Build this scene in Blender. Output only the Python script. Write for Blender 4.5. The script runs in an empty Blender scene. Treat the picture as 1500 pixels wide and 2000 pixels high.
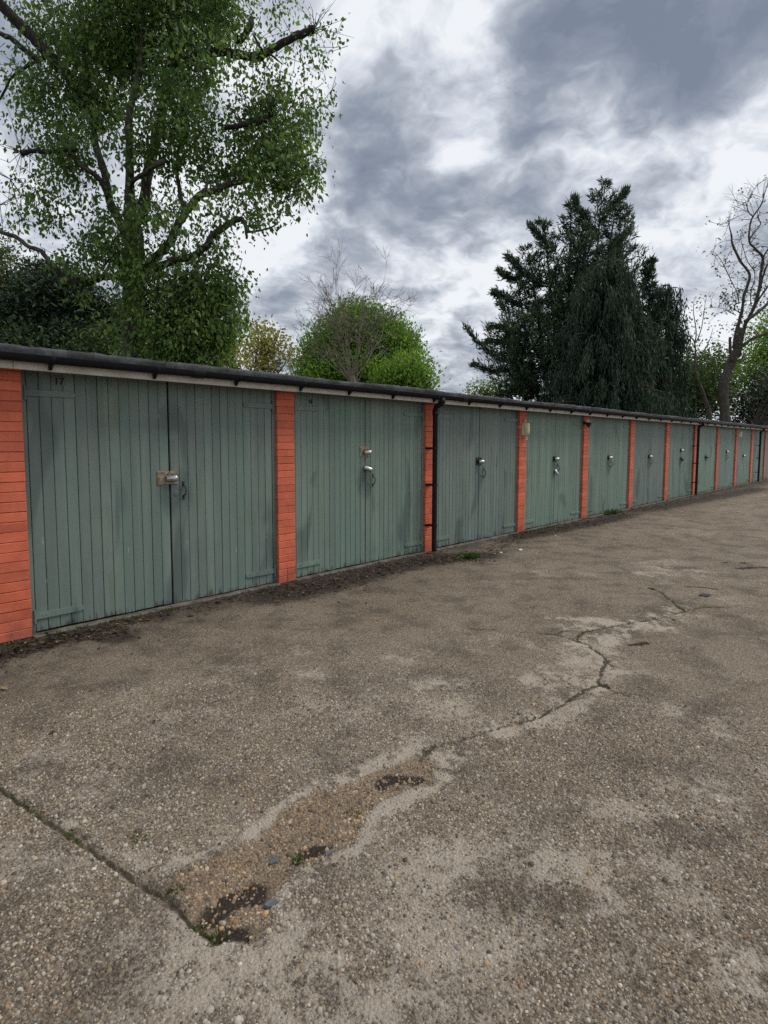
import bpy, math, random
import numpy as np
from mathutils import Matrix, Vector

R = math.radians
scene = bpy.context.scene
COL = scene.collection
rng = np.random.default_rng(7)
random.seed(7)

# ------------------------------------------------------------------ camera
# Garage fronts lie on the plane y = 0 and run along +x; the forecourt is y < 0.
F_PX, PX0, PY0 = 1150.0, 750.0, 955.0          # focal length and optical axis in photo pixels (1500 x 2000)
YAW, PITCH, ROLL = 0.82364, 0.07894, 0.00268
CAM = np.array([0.0, -4.96424, 1.49635])
FW = np.array([math.sin(YAW)*math.cos(PITCH), math.cos(YAW)*math.cos(PITCH), -math.sin(PITCH)])
_r = np.array([math.cos(YAW), -math.sin(YAW), 0.0])
_u = np.cross(_r, FW)
RT = _r*math.cos(ROLL) + _u*math.sin(ROLL)
UP = -_r*math.sin(ROLL) + _u*math.cos(ROLL)
cam_d = bpy.data.cameras.new('camera')
cam_d.sensor_fit = 'VERTICAL'
cam_d.sensor_height = 36.0
cam_d.sensor_width = 27.0
cam_d.lens = F_PX/2000*36.0
cam_d.shift_y = -(1000-PY0)/2000
cam_d.clip_start = 0.05
cam_d.clip_end = 3000
cam = bpy.data.objects.new('camera', cam_d)
COL.objects.link(cam)
cam.matrix_world = Matrix(((RT[0], UP[0], -FW[0], CAM[0]), (RT[1], UP[1], -FW[1], CAM[1]),
                           (RT[2], UP[2], -FW[2], CAM[2]), (0, 0, 0, 1)))
scene.camera = cam

def ray(x, y):
    return FW + RT*((x-PX0)/F_PX) + UP*((PY0-y)/F_PX)
def at(x, y, depth):                            # a point of the place at a given distance along the view axis
    return CAM + ray(x, y)*depth
def on_ground(x, y):
    d = ray(x, y); return CAM + d*(-CAM[2]/d[2])
def on_wall(x, y, Y=0.0):
    d = ray(x, y); return CAM + d*((Y-CAM[1])/d[1])

# ------------------------------------------------------------------ node helper
class NT:
    def __init__(s, tree): s.t = tree; s.n = tree.nodes; s.l = tree.links
    def node(s, typ, ins=None, **kw):
        n = s.n.new(typ)
        for k, v in kw.items(): setattr(n, k, v)
        for k, v in (ins or {}).items():
            sock = n.inputs[k]
            if isinstance(v, bpy.types.NodeSocket): s.l.new(v, sock)
            else: sock.default_value = v
        return n
    def math(s, op, a, b=None, c=None, clamp=False):
        n = s.n.new('ShaderNodeMath'); n.operation = op; n.use_clamp = clamp
        for i, v in enumerate((a, b, c)):
            if v is None: continue
            if isinstance(v, bpy.types.NodeSocket): s.l.new(v, n.inputs[i])
            else: n.inputs[i].default_value = v
        return n.outputs[0]
    def vmath(s, op, a, b=None, scale=None):
        n = s.n.new('ShaderNodeVectorMath'); n.operation = op
        for i, v in enumerate((a, b)):
            if v is None: continue
            if isinstance(v, bpy.types.NodeSocket): s.l.new(v, n.inputs[i])
            else: n.inputs[i].default_value = v
        if scale is not None:
            if isinstance(scale, bpy.types.NodeSocket): s.l.new(scale, n.inputs['Scale'])
            else: n.inputs['Scale'].default_value = scale
        return n
    def noise(s, vec, scale, detail=4, rough=.55, dist=0.0, out='Fac'):
        n = s.node('ShaderNodeTexNoise', {'Scale': scale, 'Detail': detail, 'Roughness': rough, 'Distortion': dist})
        if vec is not None: s.l.new(vec, n.inputs['Vector'])
        return n.outputs[out]
    def mix(s, fac, a, b, mode='MIX'):
        n = s.n.new('ShaderNodeMix'); n.data_type = 'RGBA'; n.blend_type = mode
        for i, v in ((0, fac), (6, a), (7, b)):
            if isinstance(v, bpy.types.NodeSocket): s.l.new(v, n.inputs[i])
            elif i == 0: n.inputs[0].default_value = v
            else: n.inputs[i].default_value = (*v, 1) if len(v) == 3 else v
        return n.outputs[2]
    def ramp(s, fac, stops, interp='LINEAR'):
        n = s.n.new('ShaderNodeValToRGB'); cr = n.color_ramp; cr.interpolation = interp
        while len(cr.elements) < len(stops): cr.elements.new(.5)
        for e, (p, c) in zip(cr.elements, stops):
            e.position = p; e.color = (c, c, c, 1) if isinstance(c, (int, float)) else (*c, 1)
        s.l.new(fac, n.inputs[0]); return n.outputs[0]
    def step(s, v, lo, hi):                     # smoothstep lo..hi -> 0..1
        n = s.n.new('ShaderNodeMapRange'); n.interpolation_type = 'SMOOTHSTEP'
        s.l.new(v, n.inputs[0])
        for i, q in ((1, lo), (2, hi), (3, 0.0), (4, 1.0)): n.inputs[i].default_value = q
        return n.outputs[0]
    def attr(s, name, out='Fac'):
        n = s.n.new('ShaderNodeAttribute'); n.attribute_name = name; return n.outputs[out]

# ------------------------------------------------------------------ sky
SUN_AZ = R(128)               # measured from +y towards +x: high on the right of the forecourt, behind cloud
SUN_EL = R(56)
world = bpy.data.worlds.new('World'); scene.world = world; world.use_nodes = True
w = NT(world.node_tree); w.n.clear()
sky = w.node('ShaderNodeTexSky', sky_type='NISHITA', sun_disc=False, sun_elevation=SUN_EL, sun_rotation=SUN_AZ,
             altitude=50, air_density=1.2, dust_density=2.0)
skyc = w.vmath('SCALE', sky.outputs[0], scale=0.10).outputs[0]
gen = w.node('ShaderNodeTexCoord').outputs['Generated']
sep = w.node('ShaderNodeSeparateXYZ', {0: gen})
zz = w.math('ADD', w.math('ABSOLUTE', sep.outputs[2]), 0.32)
plane = w.vmath('DIVIDE', gen, w.node('ShaderNodeCombineXYZ', {0: zz, 1: zz, 2: zz}).outputs[0]).outputs[0]
wv = w.noise(plane, 2.2, 4, .6, out='Color')
wv = w.vmath('SUBTRACT', wv, (.5, .5, .5)).outputs[0]
plane_w = w.vmath('ADD', plane, w.vmath('SCALE', wv, scale=.26).outputs[0]).outputs[0]
dir_w = w.vmath('NORMALIZE', w.vmath('ADD', gen, w.vmath('SCALE', wv, scale=.15).outputs[0]).outputs[0]).outputs[0]
n_big = w.noise(plane_w, 2.0, 6, .56)
n_fine = w.noise(plane_w, 6.5, 6, .6)
t = w.math('ADD', w.math('MULTIPLY', w.math('SUBTRACT', n_big, .5), 1.55),
           w.math('MULTIPLY', w.math('SUBTRACT', n_fine, .5), 1.2))
bil = w.math('ABSOLUTE', w.math('SUBTRACT', w.noise(plane_w, 4.2, 5, .5), .5))
t = w.math('MULTIPLY_ADD', w.math('SUBTRACT', bil, .085), 1.5, t)
n_puff = w.noise(plane_w, 15.0, 4, .6)
t = w.math('ADD', t, w.math('MULTIPLY', w.math('SUBTRACT', n_puff, .5), .50))
t = w.math('ADD', t, .325)
# the larger cloud masses (thick = grey from below) and thin bright rifts, by their directions in the sky
CLOUDS = [(1270, 90, 230, .50), (1440, 40, 190, .20), (1090, 130, 130, .30), (1290, 205, 90, .24), (1330, 330, 70, .18),
          (740, 190, 80, .40), (715, 330, 80, .34), (760, 440, 70, .14), (1010, 360, 80, .36), (900, 430, 80, .20),
          (880, 480, 80, .15), (905, 735, 90, .22), (600, 560, 60, .12), (860, 690, 70, .12),
          (850, 30, 60, -.22), (905, 290, 42, -.40), (960, 120, 55, -.20), (830, 230, 50, .10), (1150, 275, 85, -.55), (1420, 270, 110, -.58),
          (1270, 290, 60, -.30), (950, 560, 100, -.36), (530, 480, 110, -.22), (680, 20, 60, -.30), (1380, 480, 170, -.20),
          (640, 110, 50, -.10), (790, 560, 70, -.05)]
for (cx, cy, rad, amp) in CLOUDS:
    c = ray(cx, cy); c = c/np.linalg.norm(c)
    off = math.cos(math.atan2(math.hypot(cx-PX0, cy-PY0), F_PX))       # angular size of a pixel shrinks off axis
    sig = rad/F_PX*off**1.5
    dp = w.vmath('DOT_PRODUCT', dir_w, tuple(c)).outputs['Value']
    g = w.math('POWER', w.math('MAXIMUM', dp, 0.0), 1.0/sig**2)
    t = w.math('MULTIPLY_ADD', g, amp, t)
cl = w.ramp(t, [(.06, (.92, .945, .98)), (.25, (.70, .74, .81)), (.46, (.46, .497, .565)), (.70, (.292, .333, .405)), (1.0, (.20, .238, .31))])
cov = w.mix(.93, skyc, cl)
bg = w.node('ShaderNodeBackground', {'Color': cov, 'Strength': .705})
w.l.new(bg.outputs[0], w.node('ShaderNodeOutputWorld').inputs[0])

# ------------------------------------------------------------------ sun behind cloud, exposure
sun_d = bpy.data.lights.new('sun', 'SUN'); sun_d.energy = 1.5; sun_d.angle = R(24); sun_d.color = (1.0, .96, .9)
sun = bpy.data.objects.new('sun', sun_d); COL.objects.link(sun)
sd = Vector((math.sin(SUN_AZ)*math.cos(SUN_EL), math.cos(SUN_AZ)*math.cos(SUN_EL), math.sin(SUN_EL)))
sun.rotation_euler = (-sd).to_track_quat('-Z', 'Y').to_euler()
sun.location = sd*60
scene.view_settings.view_transform = 'Standard'; scene.view_settings.look = 'None'
scene.view_settings.gamma = 1.0; scene.view_settings.exposure = 0.5
scene.render.engine = 'CYCLES'
scene.cycles.max_bounces = 6; scene.cycles.diffuse_bounces = 3; scene.cycles.transmission_bounces = 4
scene.cycles.use_denoising = False
world.cycles.sampling_method = 'MANUAL'; world.cycles.sample_map_resolution = 256

# ------------------------------------------------------------------ object helpers
def link(o, parent=None):
    COL.objects.link(o)
    if parent is not None: o.parent = parent
    return o
def tag(o, label=None, cat=None, group=None, kind=None):
    if label: o['label'] = label
    if cat: o['category'] = cat
    if group: o['group'] = group
    if kind: o['kind'] = kind
    return o
def empty(name, loc=(0, 0, 0)):
    o = bpy.data.objects.new(name, None); o.location = loc; o.empty_display_size = .2
    return link(o)
def mesh_np(name, V, F, mat, smooth=False, attrs=None):
    """V: (n,3); F: int array (m,3) or (m,4), or list of lists; attrs: {name: values per vertex (float or rgb)}"""
    V = np.asarray(V, dtype=np.float32)
    me = bpy.data.meshes.new(name)
    if isinstance(F, np.ndarray):
        k = F.shape[1]; me.vertices.add(len(V)); me.vertices.foreach_set('co', V.ravel())
        me.loops.add(F.size); me.loops.foreach_set('vertex_index', F.astype(np.int32).ravel())
        me.polygons.add(len(F)); me.polygons.foreach_set('loop_start', np.arange(0, F.size, k, dtype=np.int32))
        me.update(calc_edges=True)
    else:
        me.from_pydata(V.tolist(), [], F); me.update()
    if smooth: me.polygons.foreach_set('use_smooth', np.ones(len(me.polygons), dtype=bool))
    for an, av in (attrs or {}).items():
        av = np.asarray(av, dtype=np.float32)
        if av.ndim == 1:
            a = me.attributes.new(an, 'FLOAT', 'POINT'); a.data.foreach_set('value', av)
        else:
            a = me.attributes.new(an, 'FLOAT_COLOR', 'POINT')
            a.data.foreach_set('color', np.hstack([av, np.ones((len(av), 1), np.float32)]).ravel())
    if mat is not None: me.materials.append(mat)
    return me
def obj(name, me, parent=None, loc=None, rot=None):
    o = bpy.data.objects.new(name, me)
    if loc is not None: o.location = loc
    if rot is not None: o.rotation_euler = rot
    return link(o, parent)

class MB:
    """collects simple solids into one mesh"""
    def __init__(s): s.v = []; s.f = []
    def add(s, V, F):
        b = len(s.v); s.v += [tuple(map(float, p)) for p in V]; s.f += [[i+b for i in f] for f in F]; return s
    def box(s, x0, x1, y0, y1, z0, z1):
        V = [(x, y, z) for z in (z0, z1) for y in (y0, y1) for x in (x0, x1)]
        return s.add(V, [[0, 2, 3, 1], [4, 5, 7, 6], [0, 1, 5, 4], [2, 6, 7, 3], [0, 4, 6, 2], [1, 3, 7, 5]])
    def cham(s, x0, x1, y0, y1, z0, z1, c):     # box with its front (low y) edges chamfered
        V = [(x0, y1, z0), (x1, y1, z0), (x1, y1, z1), (x0, y1, z1), (x0, y0+c, z0), (x1, y0+c, z0), (x1, y0+c, z1), (x0, y0+c, z1),
             (x0+c, y0, z0+c), (x1-c, y0, z0+c), (x1-c, y0, z1-c), (x0+c, y0, z1-c)]
        return s.add(V, [[0, 3, 2, 1], [0, 1, 5, 4], [1, 2, 6, 5], [2, 3, 7, 6], [3, 0, 4, 7], [4, 5, 9, 8], [5, 6, 10, 9], [6, 7, 11, 10], [7, 4, 8, 11], [8, 9, 10, 11]])
    def tube(s, pts, rad, n=8, caps=True):
        pts = [np.asarray(p, float) for p in pts]; m = len(pts)
        if not hasattr(rad, '__len__'): rad = [rad]*m
        V = []; ref = None
        for i, p in enumerate(pts):
            d = pts[min(i+1, m-1)]-pts[max(i-1, 0)]; d = d/(np.linalg.norm(d)+1e-9)
            if ref is None: ref = np.array([1., 0, 0]) if abs(d[0]) < .8 else np.array([0, 1., 0])
            a = ref-d*np.dot(ref, d); a /= np.linalg.norm(a)+1e-9; ref = a; b = np.cross(d, a)
            for k in range(n):
                q = 2*math.pi*k/n; V.append(p+(a*math.cos(q)+b*math.sin(q))*rad[i])
        Fs = [[i*n+k, i*n+(k+1) % n, (i+1)*n+(k+1) % n, (i+1)*n+k] for i in range(m-1) for k in range(n)]
        if caps: Fs += [list(range(n))[::-1], [(m-1)*n+k for k in range(n)]]
        return s.add(V, Fs)
    def sweep_x(s, prof, x0, x1):               # open (y,z) profile swept along x
        n = len(prof); V = [(x, y, z) for x in (x0, x1) for y, z in prof]
        return s.add(V, [[i, i+1, n+i+1, n+i] for i in range(n-1)])
    def prism_x(s, prof, x0, x1):               # closed (y,z) polygon extruded along x
        n = len(prof); V = [(x, y, z) for x in (x0, x1) for y, z in prof]
        return s.add(V, [[i, (i+1) % n, n+(i+1) % n, n+i] for i in range(n)]+[list(range(n))[::-1], list(range(n, 2*n))])
    def mesh(s, name, mat, smooth=False):
        me = mesh_np(name, np.array(s.v), s.f, mat); 
        if smooth:
            me.polygons.foreach_set('use_smooth', np.ones(len(me.polygons), dtype=bool)); 
        return me
    def build(s, name, mat, parent=None, smooth=False, loc=None, rot=None):
        return obj(name, s.mesh(name, mat, smooth), parent, loc, rot)

def new_mat(name):
    m = bpy.data.materials.new(name); m.use_nodes = True
    nt = NT(m.node_tree); nt.n.clear()
    out = nt.node('ShaderNodeOutputMaterial')
    return m, nt, out
def principled(nt, out, base, rough=.6, normal=None, metal=0.0, spec=.5):
    p = nt.node('ShaderNodeBsdfPrincipled', {'Roughness': rough, 'Metallic': metal, 'Specular IOR Level': spec})
    if isinstance(base, bpy.types.NodeSocket): nt.l.new(base, p.inputs['Base Color'])
    else: p.inputs['Base Color'].default_value = (*base, 1)
    if normal is not None: nt.l.new(normal, p.inputs['Normal'])
    nt.l.new(p.outputs[0], out.inputs[0]); return p
def bump(nt, h, strength=.4, dist=.005):
    return nt.node('ShaderNodeBump', {'Height': h, 'Strength': strength, 'Distance': dist}).outputs[0]

# ------------------------------------------------------------------ garage materials
BAY = 2.45; DOOR_X0 = 3.84665
def mat_green_paint():
    m, n, out = new_mat('faded_green_paint')
    pos = n.node('ShaderNodeNewGeometry').outputs['Position']
    rnd = n.node('ShaderNodeObjectInfo').outputs['Random']
    sp = n.node('ShaderNodeSeparateXYZ', {0: pos})
    stretched = n.vmath('MULTIPLY', pos, (9, 9, .55)).outputs[0]
    grain = n.noise(n.vmath('MULTIPLY', pos, (60, 60, 2.5)).outputs[0], 1.0, 5, .6)
    streak = n.noise(stretched, 1.0, 4, .6)
    blot = n.noise(pos, 2.3, 5, .6)
    fine = n.noise(pos, 38, 4, .65)
    base = n.mix(n.step(streak, .35, .7), (.138, .202, .166), (.184, .244, .200))
    base = n.mix(n.math('MULTIPLY', n.step(blot, .5, .72), .55), base, (.116, .172, .158))
    algae = n.math('MULTIPLY', n.step(n.noise(n.vmath('MULTIPLY', pos, (7, 7, .8)).outputs[0], 1.3, 3, .5), .58, .74), .5)
    base = n.mix(algae, base, (.130, .165, .095))
    hs = n.node('ShaderNodeHueSaturation', {'Color': base, 'Value': n.math('MULTIPLY_ADD', rnd, .16, .94), 'Saturation': n.math('MULTIPLY_ADD', rnd, .22, .82)})
    base = hs.outputs[0]
    base = n.mix(n.math('MULTIPLY', n.step(grain, .56, .75), .25), base, (.06, .09, .085))
    # rubbed hand and oil marks
    sm = n.math('MULTIPLY', n.step(n.noise(n.vmath('MULTIPLY', pos, (3.2, 3.2, 1.1)).outputs[0], 1.0, 2, .4, .6), .585, .70), .60)
    base = n.mix(sm, base, (.068, .098, .092))
    bayn = n.node('ShaderNodeTexWhiteNoise', {'W': n.math('FLOOR', n.math('DIVIDE', n.math('SUBTRACT', sp.outputs[0], DOOR_X0), BAY))}, noise_dimensions='1D').outputs['Value']
    base = n.node('ShaderNodeHueSaturation', {'Color': base, 'Value': n.math('MULTIPLY_ADD', bayn, .22, .88), 'Hue': n.math('MULTIPLY_ADD', bayn, -.03, .515), 'Saturation': n.math('MULTIPLY_ADD', bayn, .3, .82)}).outputs[0]
    fx = n.math('SUBTRACT', n.math('FRACT', n.math('DIVIDE', n.math('SUBTRACT', sp.outputs[0], DOOR_X0), BAY)), .5)
    gx = n.math('POWER', 2.718, n.math('MULTIPLY', n.math('POWER', n.math('DIVIDE', fx, .085), 2.0), -1.0))
    gz_ = n.math('POWER', 2.718, n.math('MULTIPLY', n.math('POWER', n.math('DIVIDE', n.math('SUBTRACT', sp.outputs[2], 1.03), .30), 2.0), -1.0))
    grub = n.step(n.math('MULTIPLY', n.math('MULTIPLY', gx, gz_), n.noise(n.vmath('MULTIPLY', pos, (5, 5, 3)).outputs[0], 1.2, 5, .6, .4)), .20, .52)
    base = n.mix(n.math('MULTIPLY', grub, .62), base, (.050, .078, .078))
    # peeling, rotten feet of the boards and a few bare-wood scratches
    low = n.step(n.math('MULTIPLY_ADD', n.noise(n.vmath('MULTIPLY', pos, (32, 32, 5)).outputs[0], 1.0, 4, .6), .40, n.math('MULTIPLY', sp.outputs[2], -1.0)), .13, .22)
    base = n.mix(n.math('MULTIPLY', low, .7), base, (.022, .024, .022))
    chip = n.step(n.noise(n.vmath('MULTIPLY', pos, (30, 30, 4)).outputs[0], 1.0, 3, .55), .735, .76)
    base = n.mix(n.math('MULTIPLY', chip, .8), base, (.40, .37, .31))
    nm = bump(n, n.math('ADD', n.math('MULTIPLY', grain, .6), n.math('MULTIPLY', fine, .5)), .28, .004)
    principled(n, out, base, n.math('MULTIPLY_ADD', fine, .25, .42), nm, spec=.35)
    return m
def mat_red_paint():
    m, n, out = new_mat('terracotta_masonry_paint')
    pos = n.node('ShaderNodeNewGeometry').outputs['Position']
    rnd = n.node('ShaderNodeObjectInfo').outputs['Random']
    blot = n.noise(pos, 5.5, 5, .6); fine = n.noise(pos, 70, 5, .65)
    base = n.mix(n.step(blot, .3, .7), (.57, .124, .064), (.69, .166, .086))
    base = n.node('ShaderNodeHueSaturation', {'Color': base, 'Value': n.math('MULTIPLY_ADD', rnd, .28, .82)}).outputs[0]
    dirt = n.step(n.noise(n.vmath('MULTIPLY', pos, (9, 9, 3.2)).outputs[0], 1.0, 6, .68), .52, .76)
    base = n.mix(n.math('MULTIPLY', dirt, .60), base, (.23, .085, .062))
    fade = n.step(n.noise(pos, 14, 5, .7), .55, .75)
    base = n.mix(n.math('MULTIPLY', fade, .35), base, (.62, .24, .16))
    zz_ = n.node('ShaderNodeSeparateXYZ', {0: pos}).outputs[2]
    splash = n.step(n.math('MULTIPLY_ADD', n.noise(pos, 9, 5, .65), .7, n.math('MULTIPLY', zz_, -1.0)), .12, .42)
    base = n.mix(n.math('MULTIPLY', splash, .55), base, (.17, .075, .06))
    chip = n.step(n.noise(pos, 46, 3, .6), .70, .74)
    base = n.mix(n.math('MULTIPLY', chip, .55), base, (.16, .06, .045))
    nm = bump(n, n.math('ADD', fine, n.math('MULTIPLY', n.noise(pos, 22, 3), .8)), .35, .004)
    principled(n, out, base, .62, nm, spec=.3)
    return m
def mat_simple(name, c1, c2, rough=.6, scale=8, bs=.2, metal=0.0, spec=.4, fine=60):
    m, n, out = new_mat(name)
    pos = n.node('ShaderNodeNewGeometry').outputs['Position']
    base = n.mix(n.step(n.noise(pos, scale, 5, .62), .3, .72), c1, c2)
    nm = bump(n, n.noise(pos, fine, 4, .6), bs, .004)
    principled(n, out, base, rough, nm, metal, spec)
    return m
M_GREEN = mat_green_paint(); M_RED = mat_red_paint()
M_DARK = mat_simple('dark_gap_timber', (.012, .015, .014), (.02, .022, .02), .8)
M_FASCIA = mat_simple('weathered_cream_fascia_paint', (.50, .46, .40), (.66, .62, .56), .55, 6, .25)
M_BLACK = mat_simple('black_gutter_plastic', (.007, .008, .010), (.014, .015, .018), .5, 9, .12, spec=.22)
M_IRON = mat_simple('black_iron', (.02, .02, .02), (.05, .045, .04), .5, 30, .3, .4)
M_MORTAR = mat_simple('painted_mortar', (.26, .06, .038), (.50, .12, .065), .8, 9, .4)
M_CONC = mat_simple('threshold_concrete', (.055, .046, .038), (.17, .15, .125), .9, 7, .8)
M_WHITE = mat_simple('aged_white_plastic', (.55, .55, .52), (.70, .70, .67), .45, 12, .1)
M_CREAM = mat_simple('yellowed_lamp_diffuser', (.50, .48, .24), (.66, .63, .34), .4, 14, .1)
M_STEEL = mat_simple('worn_steel', (.42, .42, .42), (.60, .60, .60), .38, 40, .15, .85)
def mat_rusty_plate():
    m, n, out = new_mat('rusty_zinc_plate')
    pos = n.node('ShaderNodeNewGeometry').outputs['Position']
    a = n.noise(pos, 34, 5, .65)
    base = n.mix(n.step(a, .36, .62), (.21, .13, .075), (.36, .29, .21))
    principled(n, out, base, .5, bump(n, n.noise(pos, 120, 3), .2, .002), .45)
    return m
M_RUST = mat_rusty_plate()
def mat_felt():
    m, n, out = new_mat('mineral_roofing_felt')
    pos = n.node('ShaderNodeNewGeometry').outputs['Position']
    a = n.noise(pos, 3.5, 6, .65); g = n.noise(pos, 150, 3, .7)
    moss = n.step(n.noise(pos, 7.2, 6, .75), .53, .62)
    base = n.mix(n.step(a, .35, .7), (.022, .024, .027), (.095, .100, .108))
    base = n.mix(n.math('MULTIPLY', n.step(g, .56, .72), .6), base, (.27, .275, .28))
    base = n.mix(n.math('MULTIPLY', moss, .75), base, (.034, .040, .022))
    principled(n, out, base, .85, bump(n, n.math('ADD', g, n.noise(pos, 24, 4)), .6, .008), spec=.3)
    return m
M_FELT = mat_felt()
M_PLATE = mat_simple('number_plate_paint', (.13, .15, .13), (.18, .20, .17), .6, 30, .1)
M_INK = mat_simple('black_number_paint', (.006, .006, .007), (.012, .012, .012), .6)

# ------------------------------------------------------------------ garage layout
BAY, PW, H = 2.45, .225, 2.0
X1 = 3.84665                                   # centre of the second pier seen from the left
def pier_x(n):                                 # n = 0: pier at the left edge of the picture
    x = X1+(n-1)*BAY
    return x-.103 if n <= 0 else x
N0, N1 = -2, 15
FACE_DOOR, FACE_FRAME = .052, .040
block = empty('garage_block', (pier_x(N0), 0, 0))
tag(block, 'long flat-roofed row of lock-up garages with green double doors and orange brick piers', 'garages')
OFF = np.array(block.location)
def P(o):                                      # parent to the block, keep world coordinates
    o.parent = block; o.matrix_parent_inverse = Matrix.Translation(-block.location); return o
def sub(o, par):
    o.parent = par; o.matrix_parent_inverse = par.matrix_basis.inverted() if par.parent is None else Matrix.Translation(-Vector(par.location)); return o

# piers, brick by brick near the camera
COURSE = .0745
def brick_mesh(k, w):
    rr = random.Random(100+k); b = MB()
    c = .003+.002*rr.random()
    b.cham(-w/2, w/2, -.0, .11, 0, COURSE-.0032, c)
    V = np.array(b.v); j = np.array([[rr.uniform(-1, 1) for _ in range(3)] for _ in V])*np.array([.0014, .0012, .0014]); V += j
    return mesh_np('brick', V, b.f, M_RED)
BRICKS = [brick_mesh(k, PW) for k in range(7)]
HALF = [brick_mesh(20+k, PW/2-.002) for k in range(4)]
for n in range(N0, N1+1):
    x = pier_x(n)
    core = MB().box(x-PW/2+.007, x+PW/2-.007, .007, .225, .0, 2.061)
    if n <= 6 and n >= 0:
        pier = P(core.build('brick_pier', M_MORTAR)); z = .004; k = 0
        while z < 2.02:
            dy = random.uniform(-.0015, .0015)
            if n == 1 and k in (0, 1) or random.random() < .03:
                for s in (-1, 1):
                    o = obj('brick', random.choice(HALF), pier, (x+s*(PW/4+.001), dy, z), (0, 0, random.uniform(-.008, .008)))
            else:
                o = obj('brick', random.choice(BRICKS), pier, (x+random.uniform(-.0012, .0012), dy, z), (random.uniform(-.006, .006), random.uniform(-.006, .006), random.uniform(-.006, .006)))
            z += COURSE; k += 1
    else:
        pier = P(core.build('brick_pier', M_MORTAR)); b = MB(); z = .004
        while z < 2.02:
            b.cham(x-PW/2, x+PW/2, 0, .11, z, z+COURSE-.0045, .005); z += COURSE
        o = b.build('brickwork', M_RED, pier); o['kind'] = 'stuff'

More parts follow.
